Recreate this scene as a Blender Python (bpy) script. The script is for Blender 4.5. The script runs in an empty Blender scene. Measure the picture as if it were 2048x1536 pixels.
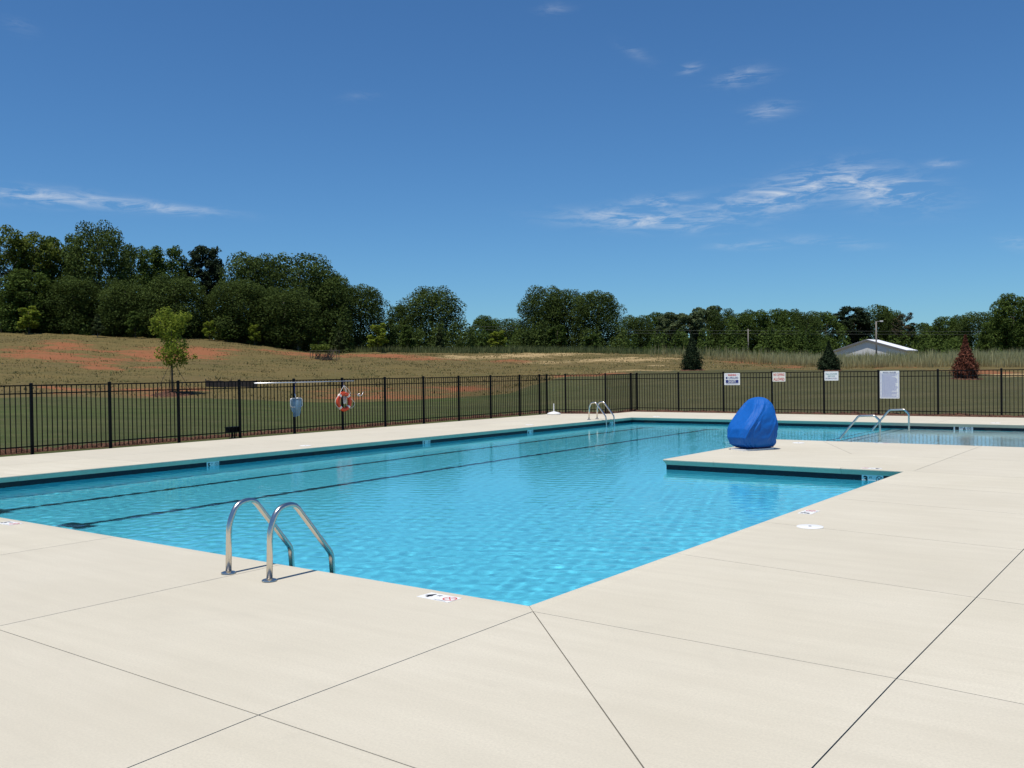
import bpy, math, random
import numpy as np
from mathutils import Matrix, Vector

SC = bpy.context.scene
COL = SC.collection
rad = math.radians

# ------------------------------------------------------------------ camera, sky, sun, exposure
F_PX = 1881.0                                     # focal length in pixels of a 2048 wide picture
CAM = np.array([3.750, -5.227, 1.600])
def _ray(px, py):
    v = np.array([px - 1024.0, -(py - 768.0), -F_PX]); return v / np.linalg.norm(v)
_Y = _ray(2415, 725); _X = -_ray(-1520, 780)
_X = _X - (_X @ _Y) * _Y; _X /= np.linalg.norm(_X)
ROT = np.stack([_X, _Y, np.cross(_X, _Y)])        # world = ROT @ camera axes
cam_data = bpy.data.cameras.new("camera"); cam = bpy.data.objects.new("camera", cam_data); COL.objects.link(cam)
cam_data.sensor_width = 36.0; cam_data.sensor_fit = 'HORIZONTAL'; cam_data.lens = F_PX / 2048 * 36.0
cam_data.clip_start = 0.05; cam_data.clip_end = 5000
cam.matrix_world = Matrix.Translation(Vector(CAM)) @ Matrix(ROT.tolist()).to_4x4()
SC.camera = cam

SUN_EL = 74.0
SKY_STRENGTH = 0.085
SUN_STRENGTH = 4.6
sun_data = bpy.data.lights.new("sun", 'SUN'); sun = bpy.data.objects.new("sun", sun_data); COL.objects.link(sun)
sun_data.energy = SUN_STRENGTH; sun_data.angle = rad(0.53); sun_data.color = (1.0, 0.955, 0.89)
to_sun = Vector((0.0, -math.cos(rad(SUN_EL)), math.sin(rad(SUN_EL))))
sun.rotation_euler = to_sun.to_track_quat('Z', 'Y').to_euler()
sun.location = (0, -20, 60)
sun_data.cycles.is_caustics_light = True

vs = SC.view_settings
vs.view_transform = 'Standard'; vs.look = 'None'; vs.exposure = 0.0; vs.gamma = 1.0; vs.use_curve_mapping = False
SC.render.engine = 'CYCLES'
SC.cycles.use_denoising = True
SC.cycles.max_bounces = 8; SC.cycles.transparent_max_bounces = 16
SC.cycles.caustics_refractive = True; SC.cycles.caustics_reflective = False
SC.cycles.sample_clamp_indirect = 6.0

def pixdir(px, py):
    return ROT @ _ray(px, py)

world = bpy.data.worlds.new("World"); SC.world = world; world.use_nodes = True
wn, wl = world.node_tree.nodes, world.node_tree.links
wn.clear()
def wnode(t, **kw):
    n = wn.new(t)
    for k, v in kw.items(): setattr(n, k, v)
    return n
def wmath(op, a, b=None, clamp=False):
    n = wnode('ShaderNodeMath', operation=op, use_clamp=clamp)
    for i, v in enumerate((a, b)):
        if v is None: continue
        if isinstance(v, (int, float)): n.inputs[i].default_value = v
        else: wl.new(v, n.inputs[i])
    return n.outputs[0]
sky = wnode('ShaderNodeTexSky', sky_type='NISHITA', sun_disc=False)
sky.sun_elevation = rad(SUN_EL); sky.sun_rotation = rad(180); sky.altitude = 250
sky.air_density = 1.0; sky.dust_density = 0.1; sky.ozone_density = 1.0
tc = wnode('ShaderNodeTexCoord')
def wdot(vec):
    n = wnode('ShaderNodeVectorMath', operation='DOT_PRODUCT')
    wl.new(tc.outputs['Generated'], n.inputs[0]); n.inputs[1].default_value = tuple(vec); return n.outputs['Value']
def cloud_patch(px0, py0, px1, py1, thick, amount):
    """thin cloud streak between two sky directions, thick in degrees"""
    a, b = pixdir(px0, py0), pixdir(px1, py1)
    c = (a + b); c /= np.linalg.norm(c)
    u = (b - a); L = np.linalg.norm(u) / 2; u /= np.linalg.norm(u); u -= (u @ c) * c
    v = np.cross(c, u)
    du = wmath('DIVIDE', wdot(u), L); dv = wmath('DIVIDE', wdot(v), rad(thick))
    q = wmath('ADD', wmath('POWER', wmath('ABSOLUTE', du), 2.0), wmath('POWER', wmath('ABSOLUTE', dv), 2.0))
    e = wmath('EXPONENT', wmath('MULTIPLY', q, -1.0))
    e = wmath('MULTIPLY', e, wmath('GREATER_THAN', wdot(c), 0.0))
    return wmath('MULTIPLY', e, amount)
patches = [
    (-60, 380, 240, 407, 0.40, 0.85), (200, 404, 440, 426, 0.26, 0.7),
    (1150, 434, 1420, 446, 0.48, 1.15), (1255, 408, 1400, 398, 0.36, 0.8), (1400, 425, 1640, 385, 0.7, 0.75),
    (1530, 390, 1720, 345, 0.75, 1.0), (1680, 370, 1860, 392, 0.85, 1.2), (1440, 492, 1560, 488, 0.22, 0.55),
    (1850, 330, 1920, 326, 0.2, 0.5), (1440, 160, 1530, 148, 0.42, 0.62), (1500, 228, 1580, 216, 0.4, 0.6),
    (1360, 142, 1400, 132, 0.25, 0.6), (10, 45, 70, 60, 0.35, 0.16), (1080, 20, 1140, 15, 0.3, 0.2), (2000, 480, 2060, 492, 0.3, 0.4),
    (1590, 480, 1740, 490, 0.3, 0.35), (680, 195, 760, 190, 0.25, 0.10), (1240, 90, 1300, 120, 0.3, 0.2),
]
tot = None
for p in patches:
    m = cloud_patch(*p); tot = m if tot is None else wmath('ADD', tot, m)
mp = wnode('ShaderNodeMapping'); mp.inputs['Scale'].default_value = (9.0, 9.0, 46.0); mp.inputs['Rotation'].default_value = (0.10, 0.08, 0)
wl.new(tc.outputs['Generated'], mp.inputs['Vector'])
nz = wnode('ShaderNodeTexNoise'); nz.inputs['Scale'].default_value = 2.6; nz.inputs['Detail'].default_value = 8; nz.inputs['Roughness'].default_value = 0.66
nz.inputs['Distortion'].default_value = 0.6
wl.new(mp.outputs[0], nz.inputs['Vector'])
wisp = wmath('MULTIPLY', wmath('SUBTRACT', nz.outputs['Fac'], 0.43), 3.4, True)
cl = wmath('MULTIPLY', wmath('MULTIPLY', tot, wisp), 0.85, True)
bg_sky = wnode('ShaderNodeMix', data_type='RGBA', blend_type='MULTIPLY'); bg_sky.inputs['Factor'].default_value = 1.0
bg_sky.inputs['B'].default_value = (0.465, 0.84, 1.20, 1)        # the clear deep blue of the day
wl.new(sky.outputs[0], bg_sky.inputs['A'])
mixc = wnode('ShaderNodeMix', data_type='RGBA'); mixc.inputs['B'].default_value = (8.2, 8.8, 9.6, 1)
wl.new(cl, mixc.inputs['Factor']); wl.new(bg_sky.outputs['Result'], mixc.inputs['A'])
bg = wnode('ShaderNodeBackground'); bg.inputs['Strength'].default_value = SKY_STRENGTH
wl.new(mixc.outputs['Result'], bg.inputs['Color'])
wo = wnode('ShaderNodeOutputWorld'); wl.new(bg.outputs[0], wo.inputs['Surface'])

# ------------------------------------------------------------------ measuring helpers (photograph -> place)
RT = ROT.T
def at_depth(px, depth):
    """ground-plan point seen in photo column px at that distance ahead of the camera"""
    d = ROT @ np.array([(px - 1024.0) / F_PX, -(horizon(px) - 768.0) / F_PX, -1.0])
    p = CAM + d * depth; return float(p[0]), float(p[1])
def horizon(px): return 780.0 - 0.013977 * (px + 1520.0)
def px_depth(x, y):
    q = np.stack([np.asarray(x) - CAM[0], np.asarray(y) - CAM[1], np.zeros_like(np.asarray(x, float))], -1) @ ROT
    dep = -q[..., 2]; return 1024 + F_PX * q[..., 0] / np.maximum(dep, 0.5), dep
def on_plane(px, py, axis, val):
    r = pixdir(px, py); t = (val - CAM[axis]) / r[axis]; return CAM + t * r

# ------------------------------------------------------------------ material helpers
class NT:
    def __init__(s, name):
        s.m = bpy.data.materials.new(name); s.m.use_nodes = True
        s.n, s.l = s.m.node_tree.nodes, s.m.node_tree.links; s.n.clear()
        s.out = s.n.new('ShaderNodeOutputMaterial')
    def node(s, t, **kw):
        n = s.n.new(t)
        for k, v in kw.items():
            if hasattr(n, k) and not k[0].isupper(): setattr(n, k, v)
        return n
    def put(s, sock, v):
        if isinstance(v, bpy.types.NodeSocket): s.l.new(v, sock)
        elif v is not None:
            if isinstance(v, (tuple, list)) and len(v) == 3 and sock.type == 'RGBA': v = (*v, 1)
            sock.default_value = v
    def coord(s, kind='Object'): return s.node('ShaderNodeTexCoord').outputs[kind]
    def pos(s): return s.node('ShaderNodeNewGeometry').outputs['Position']
    def mapping(s, vec, scale=(1, 1, 1), rot=(0, 0, 0)):
        n = s.node('ShaderNodeMapping'); s.l.new(vec, n.inputs[0]); n.inputs['Scale'].default_value = scale; n.inputs['Rotation'].default_value = rot; return n.outputs[0]
    def noise(s, vec, scale, detail=4, rough=0.55, dist=0.0):
        n = s.node('ShaderNodeTexNoise'); s.l.new(vec, n.inputs['Vector'])
        for k, v in (('Scale', scale), ('Detail', detail), ('Roughness', rough), ('Distortion', dist)): n.inputs[k].default_value = v
        return n.outputs['Fac']
    def ramp(s, fac, stops):
        n = s.node('ShaderNodeValToRGB'); s.l.new(fac, n.inputs[0]); e = n.color_ramp.elements
        while len(e) < len(stops): e.new(0.5)
        for el, (p, c) in zip(e, stops): el.position = p; el.color = (c, c, c, 1) if isinstance(c, (int, float)) else (*c, 1)
        return n.outputs['Color']
    def math(s, op, a, b=None, clamp=False):
        n = s.node('ShaderNodeMath', operation=op, use_clamp=clamp); s.put(n.inputs[0], a); s.put(n.inputs[1], b); return n.outputs[0]
    def mix(s, fac, a, b, blend='MIX'):
        n = s.node('ShaderNodeMix', data_type='RGBA', blend_type=blend); s.put(n.inputs['Factor'], fac); s.put(n.inputs['A'], a); s.put(n.inputs['B'], b); return n.outputs['Result']
    def attr(s, name): return s.node('ShaderNodeAttribute', attribute_name=name).outputs['Fac']
    def bump(s, h, strength=0.3, dist=0.01, normal=None):
        n = s.node('ShaderNodeBump'); s.put(n.inputs['Height'], h); n.inputs['Strength'].default_value = strength; n.inputs['Distance'].default_value = dist
        if normal is not None: s.l.new(normal, n.inputs['Normal'])
        return n.outputs[0]
    def principled(s, color, rough=0.6, metal=0.0, normal=None, spec=0.5, **kw):
        p = s.node('ShaderNodeBsdfPrincipled'); s.put(p.inputs['Base Color'], color); s.put(p.inputs['Roughness'], rough); s.put(p.inputs['Metallic'], metal)
        s.put(p.inputs['Specular IOR Level'], spec)
        if normal is not None: s.l.new(normal, p.inputs['Normal'])
        for k, v in kw.items(): s.put(p.inputs[k], v)
        return p.outputs[0]
    def done(s, shader): s.l.new(shader, s.out.inputs['Surface']); return s.m

def simple(name, color, rough=0.5, metal=0.0, spec=0.5, var=0.06, scale=6.0):
    t = NT(name); c = t.coord()
    n = t.noise(c, scale, 3)
    col = t.mix(t.math('MULTIPLY', t.math('SUBTRACT', n, 0.5), 2.0 * var * 4, False), color, tuple(min(1, x * 1.35 + 0.01) for x in color)) if var else color
    return t.done(t.principled(col, rough, metal, spec=spec))

# ------------------------------------------------------------------ mesh helpers
class MB:
    def __init__(s): s.v, s.f = [], []
    def add(s, vs, fs):
        o = len(s.v); s.v += [tuple(map(float, p)) for p in vs]; s.f += [tuple(i + o for i in f) for f in fs]; return s
    def box(s, c, d, rz=0.0):
        x, y, z = d[0] / 2, d[1] / 2, d[2] / 2; k, q = math.cos(rz), math.sin(rz)
        vs = [(c[0] + a * k - b * q, c[1] + a * q + b * k, c[2] + e) for e in (-z, z) for (a, b) in ((-x, -y), (x, -y), (x, y), (-x, y))]
        return s.add(vs, [(3, 2, 1, 0), (4, 5, 6, 7), (0, 1, 5, 4), (1, 2, 6, 5), (2, 3, 7, 6), (3, 0, 4, 7)])
    def tube(s, path, r, n=10, caps=True, closed=False):
        P = [Vector(p) for p in path]; m = len(P); R = r if isinstance(r, (list, tuple)) else [r] * m
        up = Vector((0, 0, 1)); rings = []
        prev = None
        for i, p in enumerate(P):
            if closed: t = P[(i + 1) % m] - P[i - 1]
            else: t = P[min(i + 1, m - 1)] - P[max(i - 1, 0)]
            t.normalize()
            if prev is None:
                a = t.cross(up)
                if a.length < 0.05: a = t.cross(Vector((1, 0, 0)))
            else:
                a = prev - t * prev.dot(t)
            a.normalize(); prev = a; b = t.cross(a)
            rings.append([p + (a * math.cos(2 * math.pi * k / n) + b * math.sin(2 * math.pi * k / n)) * R[i] for k in range(n)])
        vs = [q for rg in rings for q in rg]; fs = []
        for i in range(m if closed else m - 1):
            j = (i + 1) % m
            for k in range(n): fs.append((i * n + k, i * n + (k + 1) % n, j * n + (k + 1) % n, j * n + k))
        if caps and not closed: fs += [tuple(range(n))[::-1], tuple(range((m - 1) * n, m * n))]
        return s.add(vs, fs)
    def lathe(s, prof, n=24, c=(0, 0, 0), cap_top=True, cap_bot=True):
        vs = [(c[0] + r * math.cos(2 * math.pi * k / n), c[1] + r * math.sin(2 * math.pi * k / n), c[2] + z) for r, z in prof for k in range(n)]
        fs = [(i * n + k, i * n + (k + 1) % n, (i + 1) * n + (k + 1) % n, (i + 1) * n + k) for i in range(len(prof) - 1) for k in range(n)]
        if cap_bot: fs.append(tuple(range(n))[::-1])
        if cap_top: fs.append(tuple(range((len(prof) - 1) * n, len(prof) * n)))
        return s.add(vs, fs)
    def prism(s, poly, z0, z1):
        n = len(poly); vs = [(x, y, z0) for x, y in poly] + [(x, y, z1) for x, y in poly]
        return s.add(vs, [tuple(range(n))[::-1], tuple(range(n, 2 * n))] + [(i, (i + 1) % n, n + (i + 1) % n, n + i) for i in range(n)])
    def mesh(s, name, mat, smooth=False):
        me = bpy.data.meshes.new(name); me.from_pydata(s.v, [], s.f); me.update()
        if mat: me.materials.append(mat)
        if smooth:
            me.polygons.foreach_set('use_smooth', [True] * len(me.polygons))
            if smooth == 'auto':
                for e_ in (): pass
                me.set_sharp_from_angle(angle=rad(35))
        return me
    def build(s, name, mat, parent=None, smooth=False):
        return link(name, s.mesh(name, mat, smooth), parent)
def link(name, data, parent=None, loc=None, rz=None):
    o = bpy.data.objects.new(name, data); COL.objects.link(o)
    if parent is not None: o.parent = parent
    if loc is not None: o.location = loc
    if rz is not None: o.rotation_euler = (0, 0, rz)
    return o
def tag(o, label=None, cat=None, group=None, kind=None):
    for k, v in (('label', label), ('category', cat), ('group', group), ('kind', kind)):
        if v: o[k] = v
    return o
def thing(name, label, cat, loc=(0, 0, 0), rz=0.0, group=None):
    o = bpy.data.objects.new(name, None); COL.objects.link(o); o.location = loc; o.rotation_euler = (0, 0, rz)
    return tag(o, label, cat, group)
def np_mesh(name, V, Fq, mat, attrs=None, smooth=False):
    me = bpy.data.meshes.new(name); V = np.asarray(V, np.float32); Fq = np.asarray(Fq, np.int32)
    k = Fq.shape[1]
    me.vertices.add(len(V)); me.vertices.foreach_set('co', V.ravel())
    me.loops.add(Fq.size); me.loops.foreach_set('vertex_index', Fq.ravel())
    me.polygons.add(len(Fq)); me.polygons.foreach_set('loop_start', np.arange(0, Fq.size, k, dtype=np.int32))
    me.polygons.foreach_set('loop_total', np.full(len(Fq), k, np.int32))
    if smooth: me.polygons.foreach_set('use_smooth', np.ones(len(Fq), bool))
    me.update(calc_edges=True); me.validate()
    for nm, arr in (attrs or {}).items():
        a = me.attributes.new(nm, 'FLOAT', 'POINT'); a.data.foreach_set('value', np.asarray(arr, np.float32))
    if mat: me.materials.append(mat)
    return me
def text_mesh(body, size, mat, bold=0.0, align='CENTER', depth=0.0):
    cu = bpy.data.curves.new("lettering", 'FONT'); cu.body = body; cu.size = size; cu.align_x = align; cu.align_y = 'CENTER'
    cu.offset = bold; cu.extrude = depth; cu.resolution_u = 3; cu.fill_mode = 'BOTH' if depth else 'FRONT'
    ob = bpy.data.objects.new("lettering", cu); COL.objects.link(ob)
    bpy.context.view_layer.update()
    me = bpy.data.meshes.new_from_object(ob.evaluated_get(bpy.context.evaluated_depsgraph_get()))
    bpy.data.objects.remove(ob); bpy.data.curves.remove(cu)
    me.materials.clear(); me.materials.append(mat); return me

# ------------------------------------------------------------------ materials
def mat_concrete():
    t = NT("broomed_concrete"); p = t.pos()
    big = t.noise(p, 0.55, 5, 0.6, 0.4); fine = t.noise(p, 75, 4, 0.85)
    streak = t.noise(t.mapping(p, (0.5, 5.0, 1), (0, 0, 0.06)), 1.3, 7, 0.68)
    spots = t.noise(p, 1.7, 7, 0.75, 0.6)
    rnd = t.node('ShaderNodeObjectInfo').outputs['Random']
    c = t.mix(t.ramp(big, [(0.3, 0.0), (0.72, 1.0)]), (0.59, 0.535, 0.41), (0.69, 0.635, 0.505))
    c = t.mix(t.math('MULTIPLY', t.ramp(streak, [(0.38, 0.0), (0.68, 1.0)]), 0.40), c, (0.47, 0.425, 0.325))
    c = t.mix(t.math('MULTIPLY', t.ramp(spots, [(0.56, 0.0), (0.74, 1.0)]), 0.30), c, (0.42, 0.39, 0.31))
    c = t.mix(t.math('MULTIPLY', t.math('SUBTRACT', fine, 0.40), 2.6, True), c, (0.45, 0.415, 0.33))
    specks = t.noise(p, 9.0, 2, 0.5)
    c = t.mix(t.math('MULTIPLY', t.ramp(specks, [(0.79, 0.0), (0.81, 1.0)]), 0.5), c, (0.22, 0.17, 0.12))
    c = t.mix(t.math('MULTIPLY', rnd, 0.45), c, (0.50, 0.455, 0.365))
    broom = t.noise(t.mapping(p, (2, 220, 2)), 1.0, 2)
    h = t.math('ADD', t.math('MULTIPLY', fine, 0.6), t.math('MULTIPLY', broom, 0.5))
    return t.done(t.principled(c, 0.86, normal=t.bump(h, 0.25, 0.004), spec=0.25))
M = {}
M['concrete'] = mat_concrete()
M['joint'] = simple("joint_filler", (0.11, 0.085, 0.06), 0.9)
def mat_ground():
    t = NT("ground_cover"); p = t.pos()
    ps = t.mapping(t.mapping(p, (1, 1, 1), (0, 0, rad(-126.5))), (1.0, 0.28, 1))
    n1 = t.noise(ps, 0.25, 6, 0.65); ns = t.noise(ps, 0.55, 7, 0.72); n5 = t.noise(p, 26.0, 3, 0.8); n2 = t.noise(p, 1.3, 5, 0.7); n3 = t.noise(p, 7.0, 4, 0.75); n4 = t.noise(p, 0.06, 3)
    lawn = t.attr('lawn'); dirt = t.attr('dirt'); straw = t.attr('straw'); dry = t.attr('dry')
    stripes = t.noise(t.mapping(t.mapping(p, (1, 1, 1), (0, 0, rad(-126.5))), (0.75, 0.03, 1)), 1.0, 2)
    g = t.mix(n3, (0.044, 0.070, 0.017), (0.084, 0.120, 0.032))
    g = t.mix(t.ramp(stripes, [(0.38, 0.0), (0.64, 0.75)]), g, (0.100, 0.112, 0.040))
    g = t.mix(t.math('MULTIPLY', t.ramp(n1, [(0.42, 0.0), (0.70, 1.0)]), 0.5), g, (0.115, 0.095, 0.048))
    g = t.mix(t.math('MULTIPLY', dry, 0.75), g, t.mix(n3, (0.080, 0.066, 0.034), (0.125, 0.103, 0.055)))
    m = t.mix(n3, (0.108, 0.086, 0.030), (0.225, 0.165, 0.066))
    g = t.mix(t.math('MULTIPLY', t.math('SUBTRACT', n5, 0.42), 1.6, True), g, (0.125, 0.125, 0.050))
    g = t.mix(t.ramp(ns, [(0.36, 0.0), (0.62, 0.55)]), g, (0.046, 0.054, 0.020))
    g = t.mix(t.ramp(n2, [(0.50, 0.0), (0.72, 0.45)]), g, (0.135, 0.115, 0.055))
    m = t.mix(t.ramp(ns, [(0.40, 0.0), (0.66, 0.6)]), m, (0.080, 0.082, 0.030))
    m = t.mix(t.math('MULTIPLY', t.ramp(n1, [(0.45, 0.0), (0.75, 1.0)]), 0.45), m, (0.15, 0.105, 0.055))
    col = t.mix(t.ramp(t.math('ADD', lawn, t.math('MULTIPLY', t.math('SUBTRACT', n2, 0.5), 0.55)), [(0.44, 0.0), (0.56, 1.0)]), m, g)
    s = t.mix(n3, (0.36, 0.24, 0.105), (0.56, 0.42, 0.22))
    wob = t.math('ADD', t.math('MULTIPLY', t.math('SUBTRACT', ns, 0.52), 3.4), t.math('MULTIPLY', t.math('SUBTRACT', n3, 0.5), 1.2))
    col = t.mix(t.math('MULTIPLY', t.ramp(t.math('ADD', straw, t.math('MULTIPLY', wob, t.math('MULTIPLY', straw, 3.0, True))), [(0.42, 0.0), (0.62, 1.0)]), 0.85), col, s)
    d = t.mix(n2, (0.27, 0.092, 0.040), (0.38, 0.160, 0.078))
    d = t.mix(t.math('MULTIPLY', n3, 0.5), d, (0.22, 0.085, 0.04))
    col = t.mix(t.math('MULTIPLY', t.ramp(t.math('ADD', dirt, t.math('MULTIPLY', wob, t.math('MULTIPLY', dirt, 3.0, True))), [(0.30, 0.0), (0.66, 1.0)]), 0.92), col, d)  # bare clay
    return t.done(t.principled(col, 0.95, normal=t.bump(t.math('ADD', n3, t.math('MULTIPLY', n2, 2.0)), 0.9, 0.12), spec=0.1))
M['ground'] = mat_ground()
def mat_mulch():
    t = NT("mulch"); p = t.pos()
    v = t.node('ShaderNodeTexVoronoi'); t.l.new(t.mapping(p, (18, 30, 18)), v.inputs['Vector']); v.inputs['Scale'].default_value = 1.0
    c = t.mix(v.outputs['Color'], (0.045, 0.022, 0.014), (0.165, 0.085, 0.055))
    return t.done(t.principled(c, 0.95, normal=t.bump(v.outputs['Distance'], 0.8, 0.03), spec=0.1))
M['mulch'] = mat_mulch()
def mat_plaster(name, a, b):
    t = NT(name); p = t.pos()
    n = t.noise(p, 1.2, 5, 0.6); n2 = t.noise(p, 14, 3, 0.6)
    c = t.mix(n, a, b); c = t.mix(t.math('MULTIPLY', n2, 0.12), c, tuple(x * 0.8 for x in a))
    return t.done(t.principled(c, 0.8, spec=0.2))
M['plaster'] = mat_plaster("pool_plaster", (0.155, 0.74, 0.90), (0.19, 0.80, 0.94))
M['shelf'] = mat_plaster("shelf_plaster", (0.62, 0.70, 0.70), (0.70, 0.76, 0.75))
def mat_tile():
    t = NT("navy_waterline_tile"); p = t.pos()
    b = t.node('ShaderNodeTexVoronoi'); t.l.new(t.mapping(p, (7, 7, 7)), b.inputs['Vector'])
    c = t.mix(b.outputs['Color'], (0.002, 0.008, 0.017), (0.006, 0.022, 0.036))
    return t.done(t.principled(c, 0.35, spec=0.3))
M['tile'] = mat_tile()
M['lane_tile'] = simple("dark_lane_tile", (0.010, 0.045, 0.075), 0.4)
def mat_water():
    t = NT("pool_water"); p = t.pos()
    a = t.noise(t.mapping(p, (1.0, 0.75, 1), (0, 0, 0.5)), 15.0, 3, 0.6, 0.5)
    b = t.noise(t.mapping(p, (0.8, 1.0, 1), (0, 0, -0.4)), 33.0, 2, 0.6, 0.3)
    patch = t.ramp(t.noise(p, 0.25, 2, 0.5), [(0.35, 0.45), (0.65, 1.0)])
    h = t.math('ADD', t.math('MULTIPLY', a, 0.0011), t.math('MULTIPLY', b, 0.0007))
    h = t.math('MULTIPLY', h, patch)
    nrm = t.bump(h, 1.0, 1.0)
    g = t.node('ShaderNodeBsdfGlass'); g.inputs['Color'].default_value = (0.86, 0.975, 0.992, 1); g.inputs['IOR'].default_value = 1.33
    g.inputs['Roughness'].default_value = 0.0; t.l.new(nrm, g.inputs['Normal'])
    return t.done(g.outputs[0])
M['water'] = mat_water()
M['steel'] = simple("polished_stainless", (0.66, 0.62, 0.56), 0.25, 1.0, var=0.02)
M['fence_black'] = simple("black_powder_coat", (0.0045, 0.0045, 0.005), 0.5, spec=0.12, var=0.03)
M['white_plastic'] = simple("white_plastic", (0.78, 0.77, 0.74), 0.45, var=0.03)
M['black'] = simple("black_print", (0.012, 0.012, 0.014), 0.6, var=0.0)
M['red_print'] = simple("red_print", (0.58, 0.035, 0.022), 0.55, var=0.0)
M['navy_print'] = simple("navy_print", (0.020, 0.030, 0.17), 0.55, var=0.0)
M['blue_print'] = simple("blue_print", (0.10, 0.14, 0.42), 0.55, var=0.0)
M['teal_print'] = simple("teal_print", (0.05, 0.25, 0.24), 0.55, var=0.0)
M['sign_white'] = simple("sign_white", (0.80, 0.80, 0.78), 0.4, var=0.02)
M['sign_cream'] = simple("sign_cream", (0.80, 0.76, 0.68), 0.4, var=0.02)

# ------------------------------------------------------------------ ground (one sheet to the horizon)
PROF = {  # photo column -> distance ahead : height
    -700: [(16, -.06), (22, -.05), (45, .70), (50, 1.25), (70, 3.1), (95, 6.4), (130, 6.9), (900, 8)],
    0:    [(16, -.06), (22, -.05), (45, .68), (50, 1.25), (70, 3.04), (95, 6.33), (130, 6.8), (900, 8)],
    350:  [(18, -.06), (24, -.05), (48, .50), (54, 1.14), (75, 2.95), (96, 5.60), (130, 6.3), (900, 8)],
    700:  [(22, -.06), (30, -.05), (48, .20), (56, 1.12), (75, 2.44), (100, 3.89), (130, 4.9), (900, 7)],
    1000: [(30, -.06), (36, -.03), (50, .45), (60, 1.20), (75, 2.00), (100, 3.60), (130, 4.6), (900, 6)],
    1150: [(32, -.06), (38, 0.0), (55, 1.20), (62, 1.45), (75, 1.90), (100, 3.55), (130, 4.3), (900, 6)],
    1300: [(32, -.06), (38, 0.0), (55, 1.30), (65, 1.70), (90, 2.82), (105, 3.45), (130, 3.5), (900, 5)],
    1700: [(29, -.06), (35, 0.05), (55, 1.30), (65, 1.45), (80, 1.70), (110, 2.1), (250, 2.4), (900, 4)],
    2048: [(27, -.06), (33, 0.05), (50, .89), (58, 1.30), (75, 1.60), (110, 2.3), (250, 2.6), (900, 4)],
    2900: [(24, -.06), (30, 0.05), (50, .89), (58, 1.30), (75, 1.60), (110, 2.3), (250, 2.6), (900, 4)],
}
_pc = np.array(sorted(PROF)); _dep = np.unique(np.concatenate([np.arange(0, 140, 1.0), np.arange(140, 1000, 20.0)]))
_tab = np.array([np.interp(_dep, *np.array(PROF[c]).T) for c in _pc])
for _k in range(2): _tab[:, 1:139] = (_tab[:, 0:138] + 2 * _tab[:, 1:139] + _tab[:, 2:140]) / 4
def terrain(x, y):
    px, dep = px_depth(np.asarray(x, float), np.asarray(y, float))
    px = np.clip(px, _pc[0], _pc[-1]); dep = np.clip(dep, 0, 980)
    i = np.clip(np.searchsorted(_pc, px) - 1, 0, len(_pc) - 2); f = (px - _pc[i]) / (_pc[i + 1] - _pc[i]); f = f * f * (3 - 2 * f)
    j = np.clip(np.searchsorted(_dep, dep) - 1, 0, len(_dep) - 2); g = (dep - _dep[j]) / (_dep[j + 1] - _dep[j])
    z = (1 - f) * ((1 - g) * _tab[i, j] + g * _tab[i, j + 1]) + f * ((1 - g) * _tab[i + 1, j] + g * _tab[i + 1, j + 1])
    return z
def tz(x, y): return float(terrain(np.array(x), np.array(y)))
def axis(lo, hi, step, far):
    mid = np.arange(lo, hi + step, step); out = []; s = step; v = hi
    while v < far: s *= 1.35; v += s; out.append(v)
    neg = []; s = step; v = lo
    while v > -far: s *= 1.35; v -= s; neg.append(v)
    return np.concatenate([neg[::-1], mid, out])
gx, gy = axis(-112, 78, 0.9, 1500), axis(-14, 128, 0.9, 1500)
GX, GY = np.meshgrid(gx, gy)
GZ = terrain(GX, GY)
# keep the sheet below the pool and its deck
inside = (GX > -15.4) & (GX < 10.6) & (GY > -8.7) & ((GY < 23.9) | ((GX > -13.4) & (GY < 26.1)))
rs = np.random.RandomState(3)
lump = 0.04 * np.sin(GX * 1.7 + 0.4 * GY) * np.cos(GY * 1.3 - 0.5 * GX) + 0.03 * rs.randn(*GX.shape)
px_, dep_ = px_depth(GX, GY)
wild = np.clip((dep_ - 48) / 8, 0, 1)
GZ = GZ + lump * (0.15 + 1.2 * wild)
GZ[inside] = -2.4
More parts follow.
